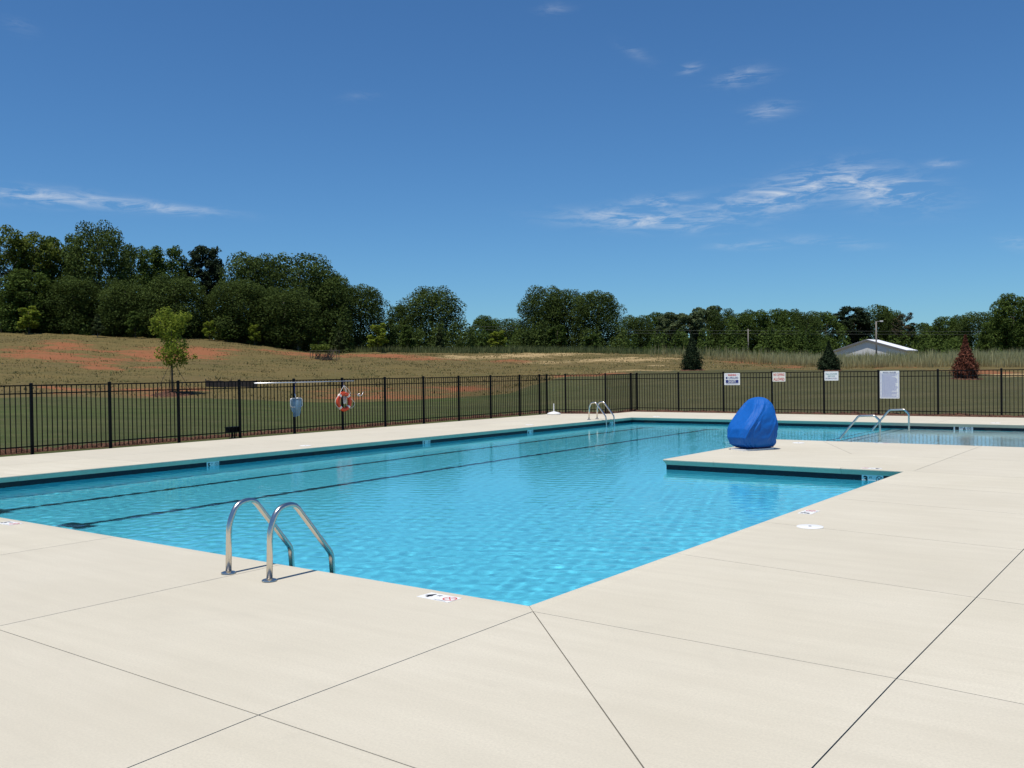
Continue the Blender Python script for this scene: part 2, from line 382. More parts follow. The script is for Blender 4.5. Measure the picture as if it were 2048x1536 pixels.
# zones: the mown lawn ends at a bank; bare clay and straw patches lie where they were seen
lawn_end = np.interp(px_, [-700, 0, 350, 700, 1000, 1150, 1300, 1700, 2048, 2900], [45, 45, 48, 47, 49, 58, 62, 64, 51, 51])
LAWN = np.clip((lawn_end - dep_) / 3 + 0.5, 0, 1)
DRY = np.clip((px_ - 900) / 400, 0, 1)
def patch(px, dep, lat, along, amt=1.0):
    cx, cy = at_depth(px, dep); u = (px_ - px) / F_PX * dep / lat; v = (dep_ - dep) / along
    return amt * np.exp(-(u * u + v * v) * 0.75)
DIRT = np.zeros_like(GX); STRAW = np.zeros_like(GX)
for a in [(200, 79, 9, 7, .42), (560, 86, 9, 6, .40), (95, 73, 3.9, 4.2, .95), (130, 83, 2.6, 4.5, .9), (190, 70, 2.2, 3.0, .8), (200, 64.5, 1.3, 1.4), (300, 67, 1.3, 1.3, .9), (310, 80, 2.8, 6, 1.0), (400, 81, 2.6, 5, 1.0), (640, 91, 5.2, 4, .85), (760, 92, 4.5, 4.0, 1.0),
          (850, 86, 3.0, 3.0, .8), (120, 49, 1.0, 1.6, .9), (300, 51, 2.4, 2.4, .8), (800, 50, 4.2, 2.6, .58), (920, 53, 3.2, 2.2, .58), (700, 52, 2.0, 2.4, .6), (1180, 59, 2.4, 1.6, .9), (1010, 84, 2.5, 3, .6), (1490, 82, 2.4, 4.5, .8), (1600, 71, 3.0, 3.0, .6),
          (1560, 76, 3.0, 3, .5), (2000, 56, 3.0, 2.2, .45), (1760, 70, 3.0, 3, .5)]:
    DIRT = np.maximum(DIRT, patch(*a))
for a in [(950, 92, 3.5, 5, .9), (1060, 95, 4.5, 5, 1.0), (1130, 98, 3.5, 3, .9), (1250, 84, 5.0, 5, .95), (1340, 86, 3.0, 4.5, .9), (1100, 82, 3, 2.5, .6), (1400, 70, 4, 2.0, .5), (880, 88, 3, 3, .55), (1990, 52.5, 2.2, 1.0, .95), (1240, 62.5, 6, 0.8, .8)]:
    STRAW = np.maximum(STRAW, patch(*a))
ny, nx = GX.shape
idx = np.arange(nx * ny).reshape(ny, nx)
FQ = np.stack([idx[:-1, :-1], idx[:-1, 1:], idx[1:, 1:], idx[1:, :-1]], -1).reshape(-1, 4)
ground = link("ground", np_mesh("ground", np.stack([GX, GY, GZ], -1).reshape(-1, 3), FQ, M['ground'],
              dict(lawn=LAWN.ravel(), dirt=DIRT.ravel(), straw=STRAW.ravel(), dry=DRY.ravel()), smooth=True))
tag(ground, kind='structure')

# ------------------------------------------------------------------ pool deck of separate concrete slabs
XL, XR, YF = -12.15, 0.0, 23.2                     # pool edge lines (water side lip of the coping)
PXL, PY0, PY1 = -4.13, 9.95, 15.40                 # the peninsula
XE = 9.5                                           # end of the shallow arm, out of the picture
K = 0.12                                           # coping depth
def shrink(poly, d):
    n = len(poly); out = []
    A = sum(poly[i][0] * poly[(i + 1) % n][1] - poly[(i + 1) % n][0] * poly[i][1] for i in range(n))
    sgn = 1 if A > 0 else -1
    for i in range(n):
        p0, p1, p2 = Vector(poly[i - 1]), Vector(poly[i]), Vector(poly[(i + 1) % n])
        e1, e2 = (p1 - p0).normalized(), (p2 - p1).normalized()
        n1, n2 = Vector((-e1.y, e1.x)) * sgn, Vector((-e2.y, e2.x)) * sgn
        m = (n1 + n2) / max(0.15, 1 + n1.dot(n2)); q = p1 + m * d; out.append((q.x, q.y))
    return out if sgn > 0 else out[::-1]
deck = MB()
slabs = []
def slab(*poly): slabs.append(list(poly))
xs_near = [-16.25, -14.2, -12.2, -10.0, -7.55, -5.1, -2.56, 0.0]
def node_near(x, r):                                # r = row below the pool edge
    y = [-K, -2.37, -4.8, -7.2, -9.6][r]
    if x == 0.0: return [(K, -K), (0.145, -2.40), (0.28, -4.8), (0.4, -7.2), (0.5, -9.6)][r]
    if r == 0 and x < XL: y = 0.0
    return (x, y)
for a, b in zip(xs_near[:-1], xs_near[1:]):
    for r in range(4): slab(node_near(a, r + 1), node_near(b, r + 1), node_near(b, r), node_near(a, r))
xr = [(0, 0), (2.46, -0.20), (4.95, -0.42), (7.45, -0.64), (XE, -0.8)]
low = {0: [(K, -K), (0.145, -2.40), (0.28, -4.8), (0.4, -7.2), (0.5, -9.6)]}
for i, (x, y0) in enumerate(xr[1:], 1): low[i] = [(x, y0), (x + 0.02, -2.43 - 0.02 * i), (x + 0.04, -4.85), (x + 0.05, -7.25), (x + 0.05, -9.6)]
for i in range(4):
    for r in range(4):
        q = [low[i][r + 1], low[i + 1][r + 1], low[i + 1][r], low[i][r]]
        if i == 0 and r == 0: slab(q[0], q[1], q[3]); slab(q[1], q[2], q[3])
        else: slab(*q)
rows = [None, (2.19, -0.130), (4.20, -0.110), (6.38, -0.12), (8.16, -0.13), (9.95, -0.08), (12.43, -0.01), (PY1 - K, 0)]
def node_r(i, r):
    x = K if i == 0 else xr[i][0]
    if r == 0: return low[i][0]
    return (x, rows[r][0] + rows[r][1] * (x if i else K))
for i in range(4):
    for r in range(7): slab(node_r(i, r), node_r(i + 1, r), node_r(i + 1, r + 1), node_r(i, r + 1))
jn = (-1.56, 12.50)
slab(jn, (K, 12.43), (K, PY1 - K), (-3.0, PY1 - K))
slab((PXL + K, PY0 + K), (K, PY0 + K), (K, 12.43), jn, (-3.0, PY1 - K), (PXL + K, PY1 - K))
ys_left = [0.0, 2.45, 4.9, 7.35, 9.8, 12.25, 14.7, 17.15, 19.6, 21.6, 23.32]
for a, b in zip(ys_left[:-1], ys_left[1:]):
    slab((-16.25, a), (-14.2, a), (-14.2, b), (-16.25, b)); slab((-14.2, a), (XL - K, a), (XL - K, b), (-14.2, b))
slab((-16.25, 23.32), (-14.2, 23.32), (-14.2, 25.05), (-16.25, 24.45))
xf = [-14.2, -12.27, -9.8, -7.35, -4.9, -2.45, 0.0, 2.45, 4.9, 7.35, XE]
for a, b in zip(xf[:-1], xf[1:]): slab((a, YF + K), (b, YF + K), (b, 26.95), (a, 26.95))
for poly in slabs: deck.prism(shrink(poly, 0.0), -0.14, -0.032)
deck_obj = deck.build("pool_deck", M['joint']); tag(deck_obj, kind='structure')
for poly in slabs: MB().prism(shrink(poly, 0.0036), -0.0315, 0.0).build("slab", M['concrete'], deck_obj)

# ------------------------------------------------------------------ the pool
pool = thing("swimming_pool", "rectangular blue swimming pool with dark lane lines and a concrete peninsula", "pool")
LOOP = [(XL, 0), (0, 0), (0, PY0), (PXL, PY0), (PXL, PY1), (XE, PY1), (XE, YF), (XL, YF)]
LOOP = [Vector(p) for p in LOOP]; NL = len(LOOP)
EN = []
for i in range(NL):
    e = (LOOP[(i + 1) % NL] - LOOP[i]).normalized(); EN.append(Vector((e.y, -e.x)))     # away from the water
MI = [(EN[i - 1] + EN[i]) / (1 + EN[i - 1].dot(EN[i])) for i in range(NL)]
def loop_off(o): return [LOOP[i] + MI[i] * o for i in range(NL)]
CPROF = [(K + 0.0036, 0.0), (0.018, 0.0), (0.008, -0.003), (0.002, -0.009), (0.0, -0.018), (0.003, -0.028), (0.012, -0.043), (0.028, -0.068), (0.040, -0.088), (0.046, -0.100), (K + 0.0036, -0.100)]
def coping_piece(i, s0, s1):
    a, b = LOOP[i], LOOP[(i + 1) % NL]; L = (b - a).length; t = (b - a) / L; vs = []
    for s, corner in ((s0, i if s0 <= 0 else None), (s1, (i + 1) % NL if s1 >= L else None)):
        for o, z in CPROF:
            q = (LOOP[corner] + MI[corner] * o) if corner is not None else (a + t * s + EN[i] * o)
            q = q + t * (0.0025 if s == s0 else -0.0025); vs.append((q.x, q.y, z))
    n = len(CPROF)
    m = MB().add(vs, [(k, k + n, (k + 1) % n + n, (k + 1) % n) for k in range(n)] + [tuple(range(n)), tuple(range(n, 2 * n))[::-1]])
    me = m.mesh("coping", M['concrete'], 'auto')
    return link("coping", me, pool)
cuts = {0: [2.15, 4.6, 7.05, 9.59], 1: [2.19, 4.2, 6.38, 8.16], 2: [0.97, 3.16], 3: [2.5], 4: [1.13, 4.13, 6.58, 9.03, 11.5], 5: [2.6, 5.2],
        6: [2.15, 4.6, 7.05, 9.5, 11.95, 14.4, 16.85, 19.3], 7: [1.6, 3.6, 6.05, 8.5, 10.95, 13.4, 15.85, 18.3, 20.75]}
for i in range(NL):
    L = (LOOP[(i + 1) % NL] - LOOP[i]).length; st = [0.0] + cuts[i] + [L]
    for a, b in zip(st[:-1], st[1:]): coping_piece(i, a, b)
def ring_wall(name, o, z0, z1, mat):
    P = loop_off(o); m = MB()
    for i in range(NL):
        a, b = P[i], P[(i + 1) % NL]; m.add([(a.x, a.y, z0), (b.x, b.y, z0), (b.x, b.y, z1), (a.x, a.y, z1)], [(0, 1, 2, 3)])
    return m.build(name, mat, pool)
WZ = -0.178                                          # water level
tile_band = ring_wall("waterline_tile", 0.047, -0.26, -0.099, M['tile'])
basin_wall = ring_wall("basin_wall", 0.050, -2.2, -0.255, M['plaster'])
def floor_z(x, y):
    d = 1.18 + 0.32 * np.clip(-x / 12.0, 0, 1) - 0.42 * np.clip((y - 4) / 19.0, 0, 1)
    return WZ - d
fx, fy = np.linspace(XL - 0.05, 0.05, 25), np.linspace(-0.05, YF + 0.05, 47)
FX, FY = np.meshgrid(fx, fy); FZ = floor_z(FX, FY)
FZ[(FX > -4.3) & (FY > PY1 + 0.2)] = floor_z(-4.0, 20.0)
ii = np.arange(FX.size).reshape(FX.shape)
floor = link("basin_floor", np_mesh("basin_floor", np.stack([FX, FY, FZ], -1).reshape(-1, 3), np.stack([ii[:-1, :-1], ii[:-1, 1:], ii[1:, 1:], ii[1:, :-1]], -1).reshape(-1, 4), M['plaster'], smooth=True), pool)
recv = [tile_band, basin_wall, floor]
for k, (x0, x1, dz) in enumerate(((-4.02, -3.66, 0.74), (-3.66, -3.32, 0.56), (-3.32, -0.5, 0.36), (-0.5, XE + 0.05, 0.20))):
    m = MB(); m.prism([(x0, PY1 - 0.05), (x1, PY1 - 0.05), (x1, YF + 0.05), (x0, YF + 0.05)], -1.9, WZ - dz)
    recv.append(m.build("step" if k < 2 else "shallow_shelf", M['plaster'] if k == 0 else M['shelf'], pool))
    if k < 3:
        e = MB().box((x0 + 0.03, (PY1 + YF) / 2, WZ - dz + 0.004), (0.06, YF - PY1, 0.006)); recv.append(e.build("step_edge", M['lane_tile'], pool))
for lx in (-10.85, -8.62):
    m = MB(); ys = np.linspace(1.62, 21.6, 24); w = 0.085
    vs = []; 
    for y in ys: vs += [(lx - w, y, floor_z(lx - w, y) + 0.006), (lx + w, y, floor_z(lx + w, y) + 0.006)]
    m.add(vs, [(2 * k, 2 * k + 1, 2 * k + 3, 2 * k + 2) for k in range(len(ys) - 1)])
    for yy in (1.46, 21.75):
        q = [(lx - 0.28, yy - 0.10), (lx + 0.28, yy - 0.10), (lx + 0.28, yy + 0.155), (lx - 0.28, yy + 0.155)]
        m.add([(x, y, floor_z(x, y) + 0.006) for x, y in q], [(0, 1, 2, 3)])
    recv.append(m.build("lane_line", M['lane_tile'], pool))
# skimmer mouths in the tile band
for p, d in (((XL - 0.046, 2.28, 0), 0), ((XL - 0.046, 9.08, 0), 0), ((XL - 0.046, 17.68, 0), 0), ((-11.5, YF + 0.046, 0), 1), ((-0.98, YF + 0.046, 0), 1)):
    m = MB(); w = 0.40
    if d == 0:
        m.box((p[0] + 0.003, p[1], -0.142), (0.006, w, 0.07))
    else: m.box((p[0], p[1] - 0.003, -0.142), (w, 0.006, 0.07))
    m.build("skimmer_mouth", M['black'], pool)
def wave(X, Y):
    rw = np.random.RandomState(11); Z = np.zeros_like(X)
    for k in range(90):
        lam = 0.095 * (1.0 + 2.2 * rw.rand() ** 2.0); th = rw.uniform(0, 2 * np.pi); q = 2 * np.pi / lam
        Z += 0.00135 * (lam / 0.25) ** 1.25 / math.sqrt(90) * 2.0 * np.sin(q * (X * np.cos(th) + Y * np.sin(th)) + rw.uniform(0, 6.28))
    calm = 0.37 + 0.20 * np.exp(-np.maximum(Y, 0) / 7.0) + 0.16 * np.sin(X * 0.42 + 1.0 + 0.6 * np.sin(Y * 0.31)) * np.sin(Y * 0.27 + 0.5 * np.sin(X * 0.5))
    return Z * calm
o = 0.046; WS = 0.034
def water_block(x0, x1, y0, y1):
    nx_, ny_ = max(2, int((x1 - x0) / WS)), max(2, int((y1 - y0) / WS))
    X, Y = np.meshgrid(np.linspace(x0, x1, nx_ + 1), np.linspace(y0, y1, ny_ + 1))
    i_ = np.arange(X.size).reshape(X.shape)
    return np.stack([X, Y, WZ + wave(X, Y)], -1).reshape(-1, 3), np.stack([i_[:-1, :-1], i_[:-1, 1:], i_[1:, 1:], i_[1:, :-1]], -1).reshape(-1, 4)
VW, FW, off = [], [], 0
for blk in ((XL - o, PXL + o, -o, YF + o), (PXL + o, o, -o, PY0 + o), (PXL + o, XE + o, PY1 - o, YF + o)):
    v_, f_ = water_block(*blk); VW.append(v_); FW.append(f_ + off); off += len(v_)
water_obj = link("water", np_mesh("water", np.concatenate(VW), np.concatenate(FW), M['water'], smooth=True)); tag(water_obj, kind='structure')
water_obj.cycles.is_caustics_caster = True
for r_ in recv: r_.cycles.is_caustics_receiver = True

# ------------------------------------------------------------------ mulch strips along the fence
def strip(pts, w_in, w_out, name):
    """bumpy mulch band following a line, from w_in on its left to w_out on its right"""
    m = []; fs = []; P = [Vector(p) for p in pts]; rm = np.random.RandomState(5); ncol = 7
    row = 0
    for a, b in zip(P[:-1], P[1:]):
        L = (b - a).length; t = (b - a) / L; n = Vector((-t.y, t.x)); k = max(2, int(L / 0.16))
        for i in range(k + 1):
            for c in range(ncol):
                u = c / (ncol - 1); q = a + t * (L * i / k) + n * (w_in * (1 - u) - w_out * u)
                z = -0.075 + (0.085 + 0.05 * rm.rand()) * math.sin(math.pi * min(1, max(0, u))) ** 0.6 + 0.02 * rm.randn() * (0 < c < ncol - 1)
                m.append((q.x, q.y, z))
            if i:
                r0 = (row - 1) * ncol; r1 = row * ncol
                for c in range(ncol - 1): fs.append((r0 + c, r0 + c + 1, r1 + c + 1, r1 + c))
            row += 1
    o_ = link(name, np_mesh(name, np.array(m), np.array(fs), M['mulch'], smooth=True)); tag(o_, kind='structure'); return o_
strip([(-16.78, -4), (-16.78, 24.9)], 0.75, -0.50, "mulch_bed")
strip([(-17.5, 25.0), (-14.5, 25.75)], 0.75, 0.62, "mulch_bed")
strip([(-14.55, 25.6), (-14.3, 27.5)], 0.7, 0.35, "mulch_bed")
strip([(-14.9, 27.42), (XE + 1, 27.42)], 0.75, 0.5, "mulch_bed")

# ------------------------------------------------------------------ black metal fence
FH = 1.47
def unit_mesh(name, dx, dy, z0, z1, mat):
    return MB().box((0, 0, (z0 + z1) / 2), (dx, dy, z1 - z0)).mesh(name, mat)
PICKET = unit_mesh("picket", 0.017, 0.017, 0.015, FH - 0.018, M['fence_black'])
_pm = MB().box((0, 0, FH / 2 - 0.08), (0.055, 0.055, FH + 0.20)); _pm.box((0, 0, FH + 0.027), (0.064, 0.064, 0.014)); _pm.add([(-.028, -.028, FH + .034), (.028, -.028, FH + .034), (.028, .028, FH + .034), (-.028, .028, FH + .034), (0, 0, FH + .046)], [(0, 1, 4), (1, 2, 4), (2, 3, 4), (3, 0, 4)])
POST = _pm.mesh("post", M['fence_black'])
def fence(label, posts, first=True, last=True):
    t = thing("fence", label, "fence", (posts[0][0], posts[0][1], 0)); ox, oy = posts[0]
    for i, p in enumerate(posts):
        if (i == 0 and not first) or (i == len(posts) - 1 and not last): continue
        d = Vector(posts[min(i + 1, len(posts) - 1)]) - Vector(posts[max(i - 1, 0)])
        link("post", POST, t, (p[0] - ox, p[1] - oy, 0), math.atan2(d.y, d.x))
    for a, b in zip(posts[:-1], posts[1:]):
        va, vb = Vector(a), Vector(b); L = (vb - va).length; ang = math.atan2(vb.y - va.y, vb.x - va.x); mid = (va + vb) / 2
        for z, h in ((FH - 0.012, 0.028), (FH - 0.185, 0.026), (0.135, 0.026)):
            m = MB().box((0, 0, 0), (L - 0.056, 0.027, h)).mesh("rail", M['fence_black'])
            link("rail", m, t, (mid.x - ox, mid.y - oy, z), ang)
        n = max(1, round(L / 0.1135))
        for k in range(1, n):
            q = va + (vb - va) * (k / n); link("picket", PICKET, t, (q.x - ox, q.y - oy, 0), ang)
    return t
LX = -16.75
left_posts = [(LX, 1.34), (LX, 3.15)] + [(LX, y) for y in (4.96, 6.77, 8.58, 10.41, 12.25, 14.07, 15.86, 17.64, 19.43, 21.2, 22.96, 24.25, 24.74)]
fence("long black metal fence beside the pool's left side, holding the ring buoy and net", left_posts)
c1 = on_plane(1131, 787, 1, 25.0); c2 = on_plane(1211, 785, 1, 25.4)
fence("short black metal fence section behind the white umbrella base", [(LX, 24.74), (c1[0], 25.0), (c2[0], 25.4)], first=False)
FYF = 27.4
fx_ = [on_plane(p, 785, 1, FYF)[0] for p in (1274, 1357, 1447, 1544, 1648, 1757, 1876, 2003)]
g2 = Vector((c2[0], 25.4)) + (Vector((fx_[0], FYF)) - Vector((c2[0], 25.4))) * 0.80
fence("narrow black metal fence section turning the corner beyond the far ladder", [(c2[0], 25.4), (g2.x, g2.y), (fx_[0], FYF)], first=False)
fence("black metal fence across the far end carrying four white signs", [(fx_[0], FYF)] + [(x, FYF) for x in fx_[1:]] + [(fx_[-1] + 1.84, FYF), (fx_[-1] + 3.68, FYF)], first=False)

# ------------------------------------------------------------------ signs on the far fence
def sign_at(px0, py0, px1, py1, label, mat):
    y = FYF - 0.06
    a, b = on_plane(px0, py0, 1, y), on_plane(px1, py1, 1, y)
    w, h = b[0] - a[0], a[2] - b[2]; cx, cz = (a[0] + b[0]) / 2, (a[2] + b[2]) / 2
    t = thing("sign", label, "sign", (cx, y, cz))
    r = 0.02; pts = []
    for sx, sz, a0 in ((1, 1, 0), (-1, 1, 90), (-1, -1, 180), (1, -1, 270)):
        for k in range(4):
            an = rad(a0 + 30 * k); pts.append((sx * (w / 2 - r) + r * math.cos(an), sz * (h / 2 - r) + r * math.sin(an)))
    n = len(pts); m = MB().add([(x, -0.004, z) for x, z in pts] + [(x, 0.004, z) for x, z in pts], [tuple(range(n)), tuple(range(n, 2 * n))[::-1]] + [((i + 1) % n, i, n + i, n + (i + 1) % n) for i in range(n)])
    return m.build("sign_plate", mat, t), w, h
def put_text(parent, body, x, z, height, mat, width=None, bold=0.0, name="lettering", y=-0.007):
    me = text_mesh(body, 1.0, mat, bold)
    co = np.array([v.co[:] for v in me.vertices])
    lo, hi = co.min(0), co.max(0); sx = height / (hi[1] - lo[1]); sxx = (width / (hi[0] - lo[0])) if width else sx
    o_ = link(name, me, parent, (x - (lo[0] + hi[0]) / 2 * sxx, y, z - (lo[1] + hi[1]) / 2 * sx)); o_.rotation_euler = (rad(90), 0, 0); o_.scale = (sxx, sx, 1)
    return o_
def put_bar(parent, x, z, w, h, mat, name="printed_band", y=-0.0055):
    return MB().add([(x - w / 2, y, z - h / 2), (x + w / 2, y, z - h / 2), (x + w / 2, y, z + h / 2), (x - w / 2, y, z + h / 2)], [(0, 1, 2, 3)]).build(name, mat, parent)
t, w, h = sign_at(1448.5, 746.5, 1480, 770, "white sign with red WARNING heading and navy lifeguard text", M['sign_white'])
put_text(t, "WARNING", 0, h * 0.34, h * 0.17, M['red_print'], w * 0.56, 0.03)
for sx in (-1, 1): put_text(t, "*", sx * w * 0.38, h * 0.34, h * 0.10, M['red_print'], bold=0.04)
put_bar(t, 0, -h * 0.20, w * 0.82, h * 0.26, M['navy_print'])
put_text(t, "NO LIFEGUARD", 0, h * 0.10, h * 0.18, M['navy_print'], w * 0.80, 0.015)
put_bar(t, -w * 0.36, h * 0.10, w * 0.05, h * 0.2, M['navy_print'], y=-0.0052)
put_text(t, "ON DUTY", 0, -h * 0.20, h * 0.19, M['sign_white'], w * 0.5, 0.03)
put_bar(t, 0, -h * 0.40, w * 0.8, h * 0.035, M['navy_print'])
t, w, h = sign_at(1545, 745, 1571, 763, "cream sign with red NO DIVING ALLOWED lettering", M['sign_cream'])
put_text(t, "NO DIVING", 0, h * 0.26, h * 0.28, M['red_print'], w * 0.84, 0.02)
put_bar(t, 0, h * 0.0, w * 0.05, h * 0.07, M['red_print'])
put_text(t, "ALLOWED", 0, -h * 0.24, h * 0.30, M['red_print'], w * 0.84, 0.02)
t, w, h = sign_at(1649, 743, 1677, 761, "small white sign with teal shower-before-entering-pool lettering", M['sign_white'])
put_text(t, "Please SHOWER", 0, h * 0.22, h * 0.17, M['teal_print'], w * 0.84)
put_text(t, "BEFORE", 0, -h * 0.02, h * 0.15, M['teal_print'], w * 0.5)
put_text(t, "ENTERING POOL", 0, -h * 0.27, h * 0.16, M['navy_print'], w * 0.84)
t, w, h = sign_at(1759.5, 742, 1799, 797, "tall white board of pool rules in small blue print", M['sign_white'])
put_text(t, "POOL RULES", 0, h * 0.44, h * 0.055, M['navy_print'], w * 0.66, 0.02)
for bx, bz, bw, bh in ((0, h * 0.405, w * 0.9, h * 0.006), (-w * .455, 0, w * .012, h * .92), (w * .455, 0, w * .012, h * .92), (0, -h * 0.46, w * 0.9, h * 0.008)): put_bar(t, bx, bz, bw, bh, M['blue_print'])
rt = random.Random(4); m = MB(); z = h * 0.37
while z > -h * 0.43:
    x = -w * 0.40; end = w * rt.choice((0.30, 0.40, 0.41, 0.36, 0.12))
    if rt.random() < 0.5: m.add([(x - w * .04 + a * w * .02, -0.0055, z + b * h * .008) for a, b in ((-.5, -.7), (.5, -.7), (.5, .7), (-.5, .7))], [(0, 1, 2, 3)])
    while x < end:
        wl_ = w * rt.uniform(0.03, 0.10); e_ = min(end, x + wl_)
        m.add([(x, -0.0055, z - h * .0065), (e_, -0.0055, z - h * .0065), (e_, -0.0055, z + h * .0065), (x, -0.0055, z + h * .0065)], [(0, 1, 2, 3)]); x = e_ + w * 0.014
    z -= h * 0.0275
m.build("small_print", M['blue_print'], t)

# ------------------------------------------------------------------ ladders and stair rails
def bend(pts, r, n=7):
    P = [Vector(p) for p in pts]; out = [P[0]]
    for i in range(1, len(P) - 1):
        a, b = (P[i - 1] - P[i]), (P[i + 1] - P[i]); la, lb = a.length, b.length; a.normalize(); b.normalize()
        ang = a.angle(b); rr = r[i - 1] if isinstance(r, (list, tuple)) else r
        d = min(rr / math.tan(ang / 2), la * 0.49, lb * 0.49); p0, p1 = P[i] + a * d, P[i] + b * d
        for k in range(n + 1):
            u = k / n; out.append(p0 * (1 - u) ** 2 + P[i] * 2 * u * (1 - u) + p1 * u * u)
    out.append(P[-1]); return out
def ladder(label, cx, cy, ang, width):
    """local +y points over the water, pool edge at y = 0"""
    t = thing("pool_ladder", label, "ladder", (cx, cy, 0), ang)
    path = bend([(0, -0.49, 0.0), (0, -0.475, 0.40), (0, -0.40, 0.555), (0, -0.23, 0.575), (0, 0.155, 0.11), (0, 0.175, -0.2), (0, 0.175, -1.0)], [0.3, 0.14, 0.13, 0.12, 0.3], 8)
    for sx in (-1, 1):
        rail = MB().tube([(sx * width / 2, p.y, p.z) for p in path], 0.0242, 16).build("handrail", M['steel'], t, True)
        MB().lathe([(0.056, 0.001), (0.060, 0.005), (0.059, 0.010), (0.050, 0.015), (0.032, 0.019), (0.0245, 0.022)], 24, (sx * width / 2, -0.49, 0)).build("escutcheon", M['steel'], rail, 'auto')
    for k in range(3):
        MB().box((0, 0.175, -0.35 - 0.28 * k), (width, 0.08, 0.03)).build("tread", M['white_plastic'], t)
    return t
ladder("chrome pool ladder on the near deck beside the 4 FT marker", -2.385, 0.0, 0.0, 0.51)
ladder("chrome pool ladder at the far corner by the umbrella base", XL, 21.42, rad(-90), 0.51)
def stair_rail(label, y, xp, xl):
    t = thing("stair_rail", label, "handrail", (xp, y, WZ - 0.36))
    b = -(WZ - 0.36); d = xl - xp
    path = bend([(0, 0, 0.0), (0, 0, b + 0.30), (-0.12, 0, b + 0.415), (d * 0.52, 0, b + 0.40), (d * 1.02, 0, b - 0.20), (d * 1.14, 0, b - 0.40), (d * 1.14, 0, b - 0.65)], [0.14, 0.10, 0.10, 0.1, 0.1], 7)
    rail = MB().tube(path, 0.0255, 12).build("rail_tube", M['steel'], t, True)
    for x, z in ((0, 0.0), (d * 1.14, b - 0.66)):
        MB().lathe([(0.05, 0.0), (0.05, 0.01), (0.026, 0.02)], 16, (x, 0, z)).build("escutcheon", M['steel'], rail, 'auto')
stair_rail("bent steel stair rail in the water near the peninsula", 18.49, -2.67, -3.64)
stair_rail("bent steel stair rail in the water near the far wall", 22.09, -2.87, -3.86)

# ------------------------------------------------------------------ round deck lids
def lid(label, x, y, r):
    t = thing("deck_lid", label, "lid", (x, y, 0), group="round white lids set in the deck")
    MB().lathe([(r, 0.0005), (r, 0.005), (r - 0.006, 0.008), (0.02, 0.009)], 32).build("cover_disc", M['white_plastic'], t, 'auto'); t = t.children[0]
    MB().lathe([(0.016, 0.0092), (0.014, 0.0112), (0.002, 0.0115)], 12).build("finger_hole", M['black'], t)
lid("round white skimmer lid on the near right deck", 0.526, 4.142, 0.132)
lid("round white lid on the peninsula behind the blue cover", -3.293, 14.573, 0.125)
lid("round white lid on the far deck at the right", -0.985, 23.70, 0.13)
lid("round white lid on the far deck beyond the pool corner", -11.52, 23.75, 0.13)
lid("round white lid on the left deck near the far ladder", -12.72, 17.9, 0.13)
lid("round white lid on the left deck below the hanging net", -12.66, 9.07, 0.13)

# ------------------------------------------------------------------ depth markers
def no_dive(m_, cx, cy, r, z):
    n = 24; w = r * 0.17
    vs = [(cx + q * math.cos(2 * math.pi * k / n), cy + q * math.sin(2 * math.pi * k / n), z) for q in (r, r - w) for k in range(n)]
    m_.add(vs, [(k, (k + 1) % n, n + (k + 1) % n, n + k) for k in range(n)])
    for s_ in (1, -1):
        a = rad(45) * s_; c_, s2 = math.cos(a), math.sin(a); L, hw = r * 0.93, w * 0.42
        m_.add([(cx + x * c_ - y * s2, cy + x * s2 + y * c_, z + 0.0002) for x, y in ((-L, -hw), (L, -hw), (L, hw), (-L, hw))], [(0, 1, 2, 3)])
def marker(label, origin, rot, w, h, big, small, dark=M['black'], plate=M['white_plastic'], third=None):
    """tile lying in local xy, thickness along z"""
    t = thing("depth_marker", label, "depth marker", origin); t.rotation_euler = rot
    t_root = t; t = MB().box((0, 0, 0.0015), (w, h, 0.003)).build("tile_plate", plate, t)
    def tx(body, x, y, hh, ww=None, bold=0.0):
        me = text_mesh(body, 1.0, dark, bold); co = np.array([v.co[:] for v in me.vertices]); lo, hi = co.min(0), co.max(0)
        s_ = hh / (hi[1] - lo[1]); sw = ww / (hi[0] - lo[0]) if ww else s_
        o_ = link("lettering", me, t, (x - (lo[0] + hi[0]) / 2 * sw, y - (lo[1] + hi[1]) / 2 * s_, 0.0038)); o_.scale = (sw, s_, 1)
    tx(big, -w * 0.32, h * 0.04, h * 0.66, w * 0.20, 0.05); tx(small, -w * 0.08, h * 0.20, h * 0.20, w * 0.12, 0.03)
    if third: tx(third, w * 0.06, h * 0.02, h * 0.6, w * 0.13, 0.04)
    m_ = MB(); no_dive(m_, w * 0.31, h * 0.06, h * 0.34, 0.0038); m_.build("no_diving_symbol", M['red_print'] if dark is M['black'] and plate is M['white_plastic'] and rot[0] == 0 else dark, t)
    if rot[0] == 0: tx("NO DIVING", w * 0.2, -h * 0.40, h * 0.09, w * 0.36)
    return t_root
marker("white 4 FT depth tile on the near deck by the pool corner", (-0.66, -0.172, 0.0), (0, 0, rad(-2)), 0.30, 0.155, "4", "FT")
marker("white 5 FT depth tile on the near deck at the picture's left edge", (-6.95, -0.18, 0.0), (0, 0, rad(1)), 0.30, 0.155, "5", "FT")
marker("white 3 FT depth tile on the right deck beyond the skimmer lid", (0.185, 5.10, 0.0), (0, 0, rad(90)), 0.30, 0.155, "3", "FT")
marker("white depth tile on the peninsula's front edge near the corner", (-0.53, 10.08, 0.0), (0, 0, rad(180)), 0.30, 0.15, "3", "FT")
marker("white depth tile on the peninsula's back edge below the near stair rail", (-1.78, 15.28, 0.0), (0, 0, 0), 0.30, 0.15, "3", "FT")
def wall_marker_left(label, y, big): marker(label, (XL - 0.047, y, -0.170), (rad(90), 0, rad(90)), 0.29, 0.145, big, "FT", M['black'], M['sign_white'])
